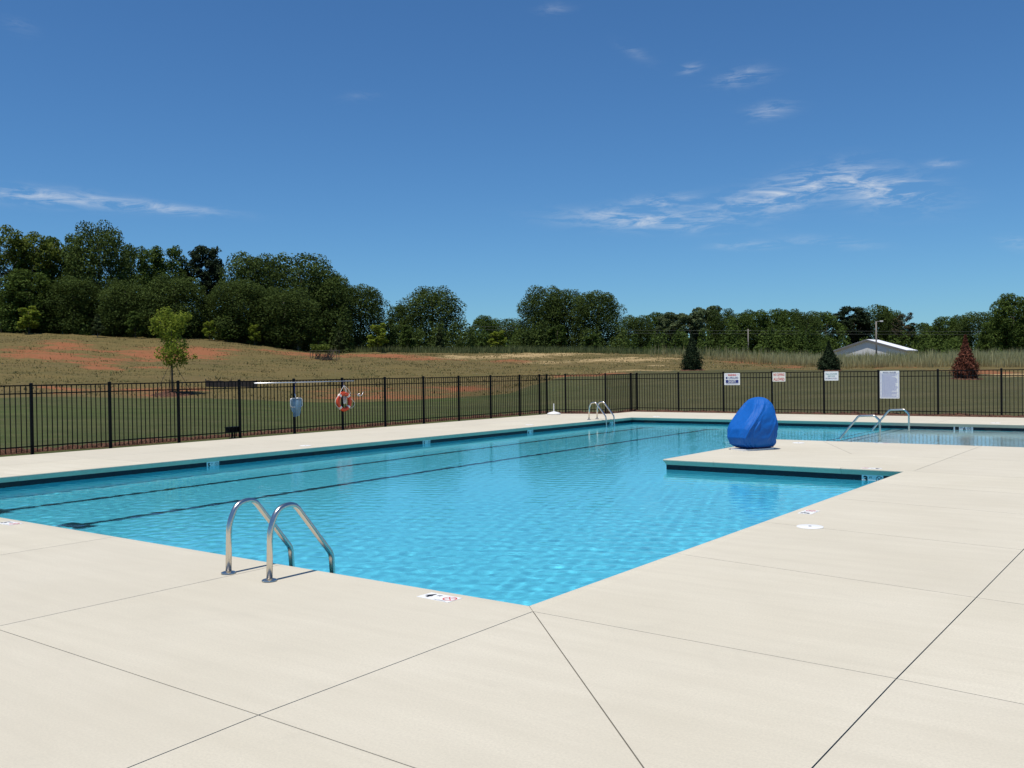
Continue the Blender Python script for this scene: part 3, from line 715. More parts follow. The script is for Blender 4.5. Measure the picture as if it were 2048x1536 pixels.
wall_marker_left("white 5 FT tile on the left pool wall closest to the near deck", 6.27, "5")
wall_marker_left("white 5 FT tile midway along the left pool wall", 12.65, "5")
wall_marker_left("white depth tile on the left pool wall before the far ladder", 17.2, "4")
wall_marker_left("white depth tile on the left pool wall just past the far ladder", 21.90, "4")
marker("white 3 FT tile on the peninsula's front wall", (-0.49, PY0 + 0.047, -0.165), (rad(90), 0, 0), 0.33, 0.145, "3", "FT", M['black'], M['sign_white'])
marker("white 1 FT tile on the far wall beyond the stair rails", (-1.72, YF + 0.047, -0.150), (rad(90), 0, 0), 0.50, 0.145, "1", "FT", M['black'], M['sign_white'], third="6")

# ------------------------------------------------------------------ covered pool lift on the peninsula
def mat_tarp():
    t = NT("blue_vinyl"); p = t.coord(); n = t.noise(p, 5, 4, 0.6); n2 = t.noise(t.mapping(p, (9, 9, 2.2)), 1.0, 3, 0.6)
    c = t.mix(n, (0.003, 0.088, 0.36), (0.005, 0.125, 0.47))
    n3 = t.noise(t.mapping(p, (6, 6, 2.5), (0.3, 0.4, 0)), 1.6, 4, 0.65, 1.2)
    return t.done(t.principled(c, 0.6, normal=t.bump(t.math('ADD', n, t.math('MULTIPLY', n3, 1.2)), 0.35, 0.04), spec=0.25))
M['tarp'] = mat_tarp()
M['blue_grip'] = simple("blue_grip", (0.01, 0.016, 0.12), 0.5)
lift = thing("covered_pool_lift", "pool lift chair wrapped in a blue cover on the peninsula", "pool lift", (-3.49, 12.62, 0), rad(36.5 + 26))
SIL = np.array([  # height, left, right, half depth, depth shift
    (0.035, -0.20, 0.36, 0.24, 0.08), (0.06, -0.30, 0.390, 0.29, 0.06), (0.12, -0.42, 0.410, 0.34, 0.05), (0.25, -0.480, 0.425, 0.38, 0.05), (0.42, -0.425, 0.430, 0.39, 0.05),
    (0.52, -0.345, 0.428, 0.39, 0.05), (0.62, -0.245, 0.425, 0.38, 0.06), (0.74, -0.125, 0.420, 0.36, 0.08), (0.85, -0.030, 0.415, 0.32, 0.10), (0.92, 0.030, 0.400, 0.28, 0.12), (0.98, 0.085, 0.375, 0.21, 0.13), (1.015, 0.135, 0.335, 0.13, 0.13), (1.03, 0.20, 0.29, 0.05, 0.13)])
nr, nt = 60, 200
zz = np.concatenate([np.linspace(0.035, 0.95, nr - 8), np.linspace(0.96, 1.03, 8)])
V = []
rf = random.Random(12)
CREASE = [(rf.uniform(3.2, 6.2), rf.uniform(0.05, 0.55), rf.uniform(-0.55, 0.55), rf.uniform(0.25, 0.6), rf.choice((-1, 1, 1)) * rf.uniform(0.018, 0.042)) for _ in range(26)]
for i, z in enumerate(zz):
    l, r_, b_, sh = [float(np.interp(z, SIL[:, 0], SIL[:, k])) for k in (1, 2, 3, 4)]; b_ *= 0.80 + 0.12 * min(1, z / 0.5); l *= 0.95; r_ = r_ * 0.94
    cx, a_ = (l + r_) / 2, (r_ - l) / 2
    for k in range(nt):
        th = 2 * math.pi * k / nt; e_ = 2 / (5.0 - 2.2 * max(0, (z - 0.6) / 0.43))
        ux = math.copysign(abs(math.cos(th)) ** e_, math.cos(th)); uy = math.copysign(abs(math.sin(th)) ** e_, math.sin(th))
        low_ = max(0.0, 1 - z / 0.42); up_ = max(0.0, (z - 0.55) / 0.48)
        f_ = 1 + 0.050 * low_ ** 1.2 * math.sin(13 * th + 2.2 * math.sin(3 * th) + 6 * z) + 0.030 * math.sin(4 * th + 7 * z + 2.0 * math.sin(2 * th)) * (0.35 + up_) + 0.006 * math.sin(9 * th - 10 * z)
        f_ += 0.016 * low_ * math.sin(29 * th + 1.5 * math.sin(5 * th)) + 0.065 * max(0.0, 1 - abs(((th - 4.1 - 0.9 * z) % 0.9) - 0.45) / 0.09) * (1 - 0.5 * up_) - 0.03 * max(0.0, 1 - abs(((th - 4.3 - 0.9 * z) % 0.9) - 0.45) / 0.10) * (0.4 + up_)
        for (t0_, z0_, sl_, ln_, am_) in CREASE:
            q_ = (z - z0_) / ln_
            if 0 < q_ < 1: f_ += am_ * math.sin(math.pi * q_) * max(0.0, 1 - abs((th - t0_ - sl_ * q_ + math.pi) % (2 * math.pi) - math.pi) / 0.085)
        V.append((cx + a_ * ux * f_, sh + b_ * uy * f_ - 0.05 * up_ * math.exp(-((th - 4.9) / 0.35) ** 2), z + 0.012 * math.sin(7 * th + 3) * (1 - low_) * (z < 0.9)))
ii = np.arange(nr * nt).reshape(nr, nt)
FQ = np.stack([ii[:-1], np.roll(ii, -1, 1)[:-1], np.roll(ii, -1, 1)[1:], ii[1:]], -1).reshape(-1, 4)
V = np.array(V); me = np_mesh("cover", V, FQ, M['tarp'], smooth=True)
cap = MB(); cap.add(V[-nt:].tolist() + [V[-nt:].mean(0) + (0, 0, 0.006)], [(k, (k + 1) % nt, nt) for k in range(nt)])
cov = link("cover", me, lift); MB().tube([tuple(p) for p in V[nt:2 * nt]], 0.011, 6, closed=True).build("hem_cord", M['blue_grip'], cov, True); cap.build("cover_top", M['tarp'], lift, True)
MB().prism([(-0.46, -0.22), (0.30, -0.22), (0.36, 0.25), (-0.40, 0.25)], 0.001, 0.028).build("base_plate", M['white_plastic'], lift)
MB().lathe([(0.09, 0.028), (0.09, 0.20), (0.06, 0.22), (0.06, 0.5)], 16, (0.2, 0.05, 0)).build("mast", M['white_plastic'], lift, 'auto')

# ------------------------------------------------------------------ umbrella base
ub = thing("umbrella_base", "white domed umbrella base with a short stem on the far left deck", "umbrella base", (-15.87, 23.9, 0))
MB().lathe([(0.24, 0.001), (0.255, 0.02), (0.25, 0.045), (0.16, 0.085), (0.07, 0.105), (0.032, 0.115)], 28).build("dome", M['white_plastic'], ub, 'auto')
MB().lathe([(0.021, 0.11), (0.021, 0.40), (0.016, 0.405)], 14).build("stem", M['white_plastic'], ub, 'auto')

# ------------------------------------------------------------------ rescue gear on the left fence
M['alu'] = simple("brushed_aluminium", (0.72, 0.72, 0.73), 0.32, 0.85, var=0.02)
XF = LX + 0.05
pole = thing("rescue_pole", "long silver rescue pole hung level along the left fence top", "pole", (XF, 10.85, 1.398))
MB().tube([(0.01, 0, 0), (0.01, 1.7, 0.004), (0.01, 3.64, 0.008)], 0.0165, 12).build("pole_tube", M['alu'], pole, True)
for yy in (1.40, 3.22):
    MB().tube(bend([(-0.02, yy, -0.09), (-0.018, yy, -0.025), (0.03, yy, -0.026), (0.034, yy, 0.02)], 0.012, 4), 0.007, 8).build("hook", M['blue_grip'], pole, True)
M['net_mesh'] = None
def mat_net():
    t = NT("blue_net"); p = t.coord(); n = t.noise(t.mapping(p, (8, 8, 3)), 2.0, 3)
    c = t.mix(n, (0.10, 0.24, 0.40), (0.36, 0.55, 0.70))
    d = t.node('ShaderNodeBsdfDiffuse'); t.put(d.inputs['Color'], c); tr = t.node('ShaderNodeBsdfTransparent'); tl = t.node('ShaderNodeBsdfTranslucent'); t.put(tl.inputs['Color'], c)
    m1 = t.node('ShaderNodeMixShader'); m1.inputs[0].default_value = 0.3; t.l.new(d.outputs[0], m1.inputs[1]); t.l.new(tl.outputs[0], m1.inputs[2])
    m2 = t.node('ShaderNodeMixShader'); m2.inputs[0].default_value = 0.22; t.l.new(m1.outputs[0], m2.inputs[1]); t.l.new(tr.outputs[0], m2.inputs[2])
    return t.done(m2.outputs[0])
M['net_mesh'] = mat_net()
net = thing("leaf_net", "pale blue leaf skimmer net hanging from a fence post", "pool net", (XF + 0.01, 12.25, 0.96))
fr = bend([(0, 0.0, 0.0), (0, -0.205, 0.0), (0, -0.215, -0.24), (0, 0.215, -0.24), (0, 0.205, 0.0), (0, 0.0, 0.0)], 0.07, 5)
MB().tube([(0.035, p.y, p.z) for p in fr], 0.013, 8).build("frame", M['alu'], net, True)
nu, nv = 21, 21; vs = []
for j in range(nv):
    v = j / (nv - 1)
    for i in range(nu):
        u = i / (nu - 1) * 2 - 1; wd = 0.20 - 0.015 * v - 0.03 * v ** 4
        sag = 0.05 * math.sin(math.pi * min(1, v * 1.1)) * (1 - u * u)
        vs.append((0.012 + sag + 0.035 * v * math.sin(9 * u + 3 * v) + 0.02 * math.sin(5 * u * v + 1), u * wd + 0.025 * v, -0.005 - 0.50 * v + 0.09 * v * u ** 4 + 0.012 * math.sin(5 * u) * v))
MB().add(vs, [(j * nu + i, j * nu + i + 1, (j + 1) * nu + i + 1, (j + 1) * nu + i) for j in range(nv - 1) for i in range(nu - 1)]).build("bag", M['net_mesh'], net, True)
MB().tube([(0.0, 0, -0.06), (0.0, 0.0, 0.06), (0, -0.02, 0.13)], 0.011, 8).build("socket", M['alu'], net, True)
MB().tube([(0.0, -0.02, 0.13), (-0.005, -0.03, 0.34)], 0.014, 10).build("grip", M['blue_grip'], net, True)
M['buoy_orange'] = simple("buoy_orange", (0.62, 0.062, 0.018), 0.55, var=0.05)
M['rope'] = simple("white_rope", (0.62, 0.58, 0.52), 0.9)
M['buoy_white'] = simple("buoy_white", (0.74, 0.70, 0.64), 0.6)
buoy = thing("ring_buoy", "orange and white ring buoy with white rope on the left fence", "life ring", (XF + 0.06, 14.03, 0.81))
RR, rr_ = 0.235, 0.058
def ring_seg(a0, a1, r, n=24): return [(0, RR * math.cos(a0 + (a1 - a0) * k / n), RR * math.sin(a0 + (a1 - a0) * k / n)) for k in range(n + 1)]
m = MB(); m.tube(ring_seg(0, 2 * math.pi, rr_, 48)[:-1], rr_, 16, closed=True); ring = m.build("ring", M['buoy_orange'], buoy, True)
for k in range(4):
    c_ = rad(45 + 90 * k); m = MB().tube(ring_seg(c_ - 0.13, c_ + 0.13, rr_, 6), rr_ + 0.004, 16); m.build("band", M['buoy_white'], ring, 'auto')
m = MB()
def arc(a, b, bulge):
    a, b = Vector(a), Vector(b); mid = (a + b) / 2 + Vector(bulge); return [a * (1 - u) ** 2 + mid * 2 * u * (1 - u) + b * u * u for u in [k / 10 for k in range(11)]]
D = 0.21
for p_, q_, bl in (((0.05, -D, D), (0.05, -D, -D), (0, -0.36, -0.02)), ((0.05, D, -D), (0.05, D, D * 0.4), (0, 0.34, -0.04)), ((0.05, D, D), (0.02, 0.0, 0.46), (0, 0.13, -0.02)), ((0.05, -D, D), (0.02, 0.0, 0.46), (0, -0.03, 0.03)), ((0.05, D * 0.4, D * 1.2), (0.02, 0.0, 0.46), (0, 0.0, 0.0)), ((0.05, 0.03, 0.19), (0.02, -0.02, 0.46), (0, 0.05, 0))):
    m.tube(arc(p_, q_, bl), 0.0085, 7)
for k in range(4): m.tube(bend([(0.03, -0.06 + 0.035 * k, 0.15), (0.045, -0.05 + 0.03 * k, -0.13 - 0.02 * (k % 2)), (0.04, -0.02 + 0.03 * k, 0.13)], 0.03, 5), 0.0075, 7)
m.build("rope", M['rope'], buoy, True)
MB().box((0.0, 0.0, 0.47), (0.03, 0.05, 0.03)).build("hanger", M['blue_grip'], buoy)
hk = thing("rope_hook", "small pale metal hook tied to the fence beside the ring buoy", "hook", (XF, 14.70, 1.0))
MB().tube(bend([(0.02, -0.10, 0.02), (0.02, -0.05, -0.07), (0.02, 0.0, 0.05), (0.02, -0.06, -0.02)], 0.03, 5), 0.008, 8).build("loop", M['alu'], hk, True)
MB().tube(bend([(0.02, -0.02, -0.05), (0.02, 0.10, -0.03), (0.02, 0.16, 0.08)], 0.05, 5), 0.008, 8).build("shank", M['alu'], hk, True)
fl = thing("black_floodlight", "black box floodlight on short legs at the left fence foot", "floodlight", (LX - 0.13, 10.25, -0.04))
MB().box((0.0, 0, 0.235), (0.11, 0.34, 0.13)).box((0.03, 0, 0.305), (0.18, 0.38, 0.014)).build("housing", M['fence_black'], fl)
for dy in (-0.0, 0.09): MB().box((0, dy, 0.08), (0.03, 0.03, 0.19)).build("leg", M['fence_black'], fl)
MB().box((0, 0.05, 0.0), (0.14, 0.2, 0.04)).build("foot", M['fence_black'], fl)

# ------------------------------------------------------------------ foliage
def mat_leaf(name, dark, light, trans=0.25, rough=0.55):
    t = NT(name); a = t.attr('tint'); rnd = t.node('ShaderNodeObjectInfo').outputs['Random']
    c = t.mix(a, dark, light); c = t.mix(t.math('MULTIPLY', rnd, 0.35), c, tuple(x * 0.72 for x in light))
    p = t.principled(c, 0.75, spec=0.10)
    tl = t.node('ShaderNodeBsdfTranslucent'); t.put(tl.inputs['Color'], t.mix(0.5, c, tuple(min(1, x * 1.4) for x in light)))
    m_ = t.node('ShaderNodeMixShader'); m_.inputs[0].default_value = trans; t.l.new(p, m_.inputs[1]); t.l.new(tl.outputs[0], m_.inputs[2])
    return t.done(m_.outputs[0])
M['leaf_dark'] = mat_leaf("dark_oak_leaf", (0.022, 0.040, 0.008), (0.088, 0.126, 0.028))
M['leaf_mid'] = mat_leaf("green_leaf", (0.028, 0.052, 0.009), (0.098, 0.145, 0.028))
M['leaf_light'] = mat_leaf("light_leaf", (0.050, 0.070, 0.010), (0.150, 0.190, 0.034), 0.35)
M['leaf_bright'] = mat_leaf("bright_young_leaf", (0.085, 0.115, 0.012), (0.27, 0.33, 0.045), 0.45)
M['leaf_pale'] = mat_leaf("pale_leaf", (0.045, 0.070, 0.028), (0.150, 0.190, 0.085), 0.3)
M['needle'] = mat_leaf("pine_needle", (0.010, 0.020, 0.008), (0.036, 0.055, 0.022), 0.1)
M['needle_green'] = mat_leaf("young_pine_needle", (0.030, 0.045, 0.014), (0.075, 0.100, 0.035), 0.15)
M['rust'] = mat_leaf("dead_rust_needle", (0.075, 0.024, 0.015), (0.25, 0.092, 0.056), 0.15)
M['brown_leaf'] = mat_leaf("browning_leaf", (0.040, 0.036, 0.018), (0.120, 0.100, 0.052), 0.2)
M['bark'] = simple("grey_bark", (0.085, 0.070, 0.055), 0.95, var=0.2, scale=3)
M['bark_pale'] = simple("pale_bark", (0.22, 0.20, 0.165), 0.95, var=0.2, scale=3)
def leaves(P, N, size, rnd, elong=1.5):
    n = len(P); N = N / np.maximum(1e-6, np.linalg.norm(N, axis=1, keepdims=True))
    A = np.cross(N, rnd.randn(n, 3)); A /= np.maximum(1e-6, np.linalg.norm(A, axis=1, keepdims=True)); B = np.cross(N, A)
    s = (size * (0.6 + 0.8 * rnd.rand(n)))[:, None]
    q = np.stack([P - A * s * elong, P + B * s + N * s * 0.25, P + A * s * elong, P - B * s + N * s * 0.25], 1).reshape(-1, 3)
    return q, np.arange(4 * n).reshape(n, 4)
def crown(name, seed, H, W, mat, nleaf=7000, leaf=0.16, z0=0.06, nl=34, shape='round', lobe=(0.13, 0.24), elong=1.5, inner=0.5, flat=0.85):
    r = np.random.RandomState(seed); C, Rr = [], []
    for k in range(nl):
        u = (k + r.rand()) / nl
        t = z0 + (0.94 - z0) * u
        if shape == 'round': env = math.sqrt(max(0.02, 1 - (abs(t - 0.42) / 0.60) ** 2.6))
        elif shape == 'cone': env = max(0.05, (1 - t) ** 0.8 * 1.15) * (0.5 + 0.5 * min(1, (t - z0) / 0.12 + 0.3))
        elif shape == 'column': env = 0.95 * math.sqrt(max(0.03, 1 - (abs(t - 0.5) / 0.54) ** 4))
        elif shape == 'flat': env = 0.85 * max(0.1, min(1, (t - z0) / 0.35 + 0.12)) * math.sqrt(max(0.05, 1 - max(0, (t - 0.62) / 0.42) ** 2))
        rl = W * r.uniform(*lobe) * (0.55 + 0.45 * env); an = 2.4 * k + r.uniform(-0.6, 0.6)
        rad_ = max(0.0, env * W / 2 - rl * 0.75) * math.sqrt(r.uniform(0.35, 1.0))
        C.append((rad_ * math.cos(an), rad_ * math.sin(an), min(t * H, H - rl * 0.75))); Rr.append(rl)
    C, Rr = np.array(C), np.array(Rr)
    w = Rr ** 2 / (Rr ** 2).sum(); li = r.choice(nl, nleaf, p=w)
    d = r.randn(nleaf, 3); d[:, 2] += 0.25; d /= np.linalg.norm(d, axis=1, keepdims=True)
    q = inner + (1.06 - inner) * r.rand(nleaf) ** 0.6
    P = C[li] + d * (Rr[li] * q)[:, None] * np.array([1, 1, flat])
    keep = P[:, 2] > 0.02 * H; P, d = P[keep], d[keep]
    N = d * 0.7 + r.randn(len(P), 3) * 0.75 + np.array([0, 0, 0.45])
    V, Fq = leaves(P, N, leaf, r, elong)
    tint = np.repeat(np.clip(0.45 + 0.25 * r.randn(len(P)) + 0.25 * r.randn(nl)[li][keep], 0, 1), 4)
    return np_mesh(name, V, Fq, mat, dict(tint=tint))
def trunk(name, H, r0, mat, seed, limbs=5, lean=0.03, top=0.8, nstem=1, spread=0.0):
    r = random.Random(seed); m = MB()
    for s_ in range(nstem):
        bx, by = (r.uniform(-spread, spread), r.uniform(-spread, spread)) if nstem > 1 else (0, 0)
        pts = [(bx + lean * H * r.uniform(-1, 1) * k / 5, by + lean * H * r.uniform(-1, 1) * k / 5, -0.3 + (H * top + 0.3) * k / 5) for k in range(6)]
        m.tube(pts, [r0 * (1.25 if k == 0 else 1 - 0.16 * k) for k in range(6)], 8)
        for k in range(limbs):
            t_ = r.uniform(0.3, 0.9); i = int(t_ * 5); p = Vector(pts[i]); a = r.uniform(0, 6.28); L = H * r.uniform(0.12, 0.25)
            e = p + Vector((math.cos(a) * L, math.sin(a) * L, L * r.uniform(0.5, 1.1))); mid = (p + e) / 2 + Vector((0, 0, -L * 0.08))
            m.tube([p, mid, e], [r0 * 0.45, r0 * 0.3, r0 * 0.1], 6)
    return m.mesh(name, mat, True)
KIND = {}
def kind(key, cr, tr, H, W): KIND[key] = (cr, tr, H, W)
for k, sd in enumerate((1, 2, 3)):
    kind('oak%d' % k, crown("crown", 10 + sd, 12, 9.5, M['leaf_dark'], 24000, 0.088, 0.04, 64, 'round', (0.12, 0.23), 1.4), trunk("trunk", 12, 0.22, M['bark'], sd), 12, 9.5)
for k, sd in enumerate((1, 2)):
    kind('mid%d' % k, crown("crown", 30 + sd, 12, 8, M['leaf_mid'], 18000, 0.100, 0.04, 54, 'round', (0.11, 0.22)), trunk("trunk", 12, 0.2, M['bark'], sd + 5), 12, 8)
kind('loose', crown("crown", 41, 13, 6.5, M['leaf_light'], 14000, 0.095, 0.10, 54, 'column', (0.12, 0.22), 1.7, 0.2), trunk("trunk", 13, 0.10, M['bark_pale'], 3, 4, 0.03, 0.88, 4, 1.6), 13, 6.5)
kind('loose2', crown("crown", 42, 13, 6.5, M['leaf_mid'], 14000, 0.095, 0.10, 54, 'column', (0.12, 0.22), 1.7, 0.2), trunk("trunk", 13, 0.11, M['bark_pale'], 4, 4, 0.03, 0.88, 3, 1.6), 13, 6.5)
kind('pine', crown("crown", 51, 14, 8, M['needle'], 10000, 0.10, 0.25, 80, 'flat', (0.08, 0.17), 2.2, 0.1, 0.65), trunk("trunk", 14, 0.22, M['bark'], 7, 12), 14, 8)
kind('pale', crown("crown", 61, 13, 6, M['leaf_pale'], 8000, 0.14, 0.08, 34, 'column', (0.12, 0.22)), trunk("trunk", 13, 0.18, M['bark'], 8), 13, 6)
kind('bare', crown("crown", 71, 13, 6, M['brown_leaf'], 1500, 0.10, 0.35, 26, 'flat', (0.08, 0.14), 1.8, 0.3), trunk("trunk", 13, 0.18, M['bark'], 9, 26), 13, 6)
kind('sap', crown("crown", 81, 2.4, 1.3, M['leaf_bright'], 1500, 0.05, 0.22, 18, 'column', (0.12, 0.22), 1.6, 0.3), trunk("trunk", 2.4, 0.025, M['bark'], 10), 2.4, 1.3)
kind('sapd', crown("crown", 82, 2.4, 1.3, M['leaf_mid'], 1500, 0.05, 0.22, 18, 'column', (0.12, 0.22), 1.6, 0.3), trunk("trunk", 2.4, 0.025, M['bark'], 11), 2.4, 1.3)
kind('sapp', crown("crown", 83, 2.3, 1.3, M['needle_green'], 1600, 0.045, 0.22, 18, 'cone', (0.12, 0.2), 2.4, 0.2), trunk("trunk", 2.3, 0.03, M['bark_pale'], 12), 2.3, 1.3)
def tree(key, px, top, width, depth, label, group, rz=None, name="tree", cat="tree", sink=0.0, squash=None):
    cr, tr, H, W = KIND[key]; x, y = at_depth(px, depth); z = tz(x, y) - sink
    h = 1.6 + (horizon(px) - top) * depth / F_PX - z; w = width * depth / F_PX
    t = thing(name, label, cat, (x, y, z), rz if rz is not None else (px * 0.37) % 6.28, group)
    if group == GR: w *= 1.4
    t.scale = (w / W, w / W, h / H)
    link("trunk", tr, t); link("crown", cr, t); return t
GW = "trees of the wood on the left"; GC = "separate round trees in the middle"; GR = "far tree line on the right"
for a in [
    ('loose', 12, 452, 100, 99, "tall light green tree at the picture's left edge"),
    ('loose', 78, 466, 95, 101, "tall slender light green tree with pale stems, second from the left edge"),
    ('loose2', 132, 466, 90, 104, "slender mid-green tree just left of the tallest oak"),
    ('oak1', 203, 444, 140, 102, "tallest dark oak of the left wood"),
    ('mid0', 272, 492, 90, 108, "narrow green tree filling the gap right of the tallest oak"),
    ('loose2', 338, 488, 95, 112, "green tree standing behind the young staked tree"),
    ('oak1', 355, 548, 140, 97, "broad dark tree low behind the young staked tree's right"),
    ('pine', 413, 486, 105, 114, "dark pine with a ragged flat top in the left wood"),
    ('oak2', 505, 508, 150, 106, "rounded dark tree right of the pine"),
    ('oak0', 605, 508, 190, 110, "very broad dark oak forming the wood's right shoulder"),
    ('oak1', 660, 545, 120, 108, "dark oak sloping down at the right end of the wood"),
    ('mid1', 60, 540, 120, 97.5, "shaded leafy tree under the light green trees at far left"),
    ('oak2', 475, 560, 130, 97.5, "low dark leafy tree in front of the rounded oak"),
    ('oak1', 255, 560, 120, 98, "shadowed low oak below the tallest oak's right side"),
    ('oak2', 150, 555, 130, 98.5, "shadowed low oak below the tallest oak's left side"),
    ('oak0', 570, 575, 150, 99, "low dark oak at the edge before the very broad oak"),
]: tree(*a, GW)
for a in [
    ('oak2', 722, 571, 128, 112, "rounded dark tree closing the left wood on its right"),
    ('oak1', 866, 573, 142, 125, "lone round dome-shaped dark oak between two sky gaps"),
    ('mid0', 800, 610, 60, 128, "low green tree in the notch left of the dome-shaped oak"),
    ('oak0', 1088, 573, 108, 132, "left tree of the dark pair in the middle"),
    ('oak1', 1130, 576, 100, 134, "tree at the centre of the dark clump in the middle"),
    ('oak2', 1196, 583, 118, 130, "right tree of the dark clump in the middle"),
]: tree(*a, GC)
for a in [
    ('mid1', 966, 632, 50, 215, "pointed far tree in the gap right of the dome-shaped oak"),
    ('oak0', 1012, 637, 75, 225, "low wide far tree in the middle gap"),
    ('oak2', 1268, 631, 62, 205, "dark far tree just right of the middle clump"),
    ('mid0', 1316, 625, 52, 215, "small green far tree second right of the middle clump"),
    ('pale', 1343, 624, 48, 205, "pale green far tree above the left dwarf evergreen"),
    ('pale', 1380, 623, 56, 200, "pale silvery far tree directly behind the left dwarf evergreen"),
    ('pale', 1414, 611, 56, 215, "tallest pale far tree right of the left dwarf evergreen"),
    ('oak1', 1446, 617, 60, 212, "dark round far tree beside the tallest pale one"),
    ('mid1', 1478, 627, 50, 205, "green far tree left of the utility pole"),
    ('mid0', 1508, 620, 58, 208, "green far tree behind the utility pole"),
    ('mid1', 1546, 619, 56, 210, "green far tree above the warning sign's right"),
    ('mid0', 1582, 619, 52, 214, "peaked far tree above the no diving sign"),
    ('oak2', 1614, 623, 58, 208, "darker far tree left of the middle dwarf evergreen"),
    ('mid1', 1652, 624, 60, 222, "broad far tree behind the middle dwarf evergreen"),
    ('pine', 1705, 610, 72, 226, "dark far pine rising left of the white barn roof"),
    ('oak0', 1752, 612, 84, 232, "big dark far tree behind the white barn"),
    ('oak2', 1782, 622, 50, 228, "dark far tree above the barn's right roof slope"),
    ('bare', 1808, 622, 46, 224, "thin brownish half-bare far tree right of the barn"),
    ('mid0', 1840, 646, 60, 226, "low far tree in the dip right of the barn"),
    ('oak1', 1868, 650, 50, 220, "lowest dark far tree in the dip"),
    ('mid1', 1894, 634, 48, 205, "round green far tree left of the rust-red conifer"),
    ('mid0', 1917, 631, 42, 210, "pointed green far tree just behind the rust-red conifer"),
    ('oak1', 1958, 622, 76, 200, "broad dark far tree right of the rust-red conifer"),
    ('mid1', 2026, 588, 66, 165, "tallest right-hand tree near the picture's edge"),
    ('oak0', 2075, 605, 90, 170, "dark tree cut by the picture's right edge"),
    ('mid0', 1995, 640, 60, 175, "low green tree filling in left of the tallest right-hand tree"),
]: tree(*a, GR if a[1] > 0 else GW)
GS = "saplings along the foot of the wood"
for a in [
    ('sap', 60, 611, 48, 93.5, "bright green sapling at the wood edge near the left picture edge"),
    ('sapp', 197, 627, 34, 93.5, "small pine sapling standing before the tallest oak"),
    ('sapd', 272, 622, 42, 94.5, "leafy dark sapling left of the staked tree top"),
    ('sap', 420, 640, 28, 94.5, "light green sapling just right of the staked tree"),
    ('sapd', 456, 653, 32, 95, "thin dull green sapling between two light green saplings"),
    ('sap', 510, 645, 27, 95.5, "narrow bright green sapling above the rescue pole's left end"),
    ('sapp', 597, 652, 28, 97, "pine sapling above the hanging net"),
    ('sapd', 638, 640, 30, 98, "tall thin sapling behind the brush cage"),
    ('sapp', 680, 660, 32, 98, "bushy pine sapling above the ring buoy"),
    ('sap', 757, 645, 46, 100, "spreading light green sapling left of the dome-shaped oak"),
    ('sapd', 815, 650, 34, 104, "green sapling at the dome-shaped oak's left foot"),
    ('sapp', 880, 655, 26, 106, "pine sapling under the dome-shaped oak"),
    ('sap', 996, 660, 40, 118, "yellow-green sapling in the middle gap"),
    ('sapd', 1115, 650, 46, 122, "green sapling before the middle clump"),
    ('sapd', 1185, 668, 40, 120, "low green sapling at the right foot of the middle clump"),
]: tree(*a, GS, None, "sapling", "sapling")

# undergrowth masses that nobody could count
def undergrowth(name, label, spans, mat, n, leaf, seed):
    r = np.random.RandomState(seed); P, N, T = [], [], []
    for (p0, p1, dep, top, dvar) in spans:
        k = int(n * (p1 - p0) / sum(s[1] - s[0] for s in spans)); nb = max(3, int((p1 - p0) / 14))
        bpx = r.uniform(p0, p1, nb); bd = dep + r.uniform(-dvar, dvar, nb)
        bw = 13 * dep / F_PX * r.uniform(0.7, 1.7, nb); bt = r.uniform(0.45, 1.0, nb); bc = 0.5 + 0.28 * r.randn(nb)
        which = r.randint(0, nb, k)
        d = r.randn(k, 3); d /= np.linalg.norm(d, axis=1, keepdims=True); d[:, 2] = abs(d[:, 2])
        xy = np.array([at_depth(a, b) for a, b in zip(bpx, bd)]); z = terrain(xy[:, 0], xy[:, 1])
        hh = (1.6 + (horizon((p0 + p1) / 2) - top) * dep / F_PX - z) * bt
        q = (0.45 + 0.6 * r.rand(k) ** 0.6)[:, None]
        P.append(np.stack([xy[which, 0], xy[which, 1], z[which] - 0.1], 1) + d * q * np.stack([bw[which], bw[which], np.maximum(0.8, hh[which])], 1)); N.append(d + 0.7 * r.randn(k, 3)); T.append(np.clip(bc[which] + 0.2 * r.randn(k), 0, 1))
    P, N, T = np.concatenate(P), np.concatenate(N), np.concatenate(T)
    V, Fq = leaves(P, N, leaf, r); return tag(link(name, np_mesh(name, V, Fq, mat, dict(tint=np.repeat(T, 4)))), label, "undergrowth", kind='stuff')
undergrowth("undergrowth", "green scrub at the foot of the far tree line", [(1240, 1660, 178, 650, 12), (1835, 2080, 185, 658, 10), (935, 1050, 150, 652, 12), (1240, 1700, 200, 636, 8), (1835, 2090, 200, 645, 8), (1690, 1850, 214, 650, 3)], M['leaf_mid'], 60000, 0.15, 21)
undergrowth("undergrowth", "shaded brush at the foot of the left wood", [(-60, 700, 99.5, 605, 2.5), (-60, 700, 108, 570, 3), (690, 940, 116, 640, 4), (1030, 1250, 126, 640, 4)], M['leaf_dark'], 75000, 0.10, 22)

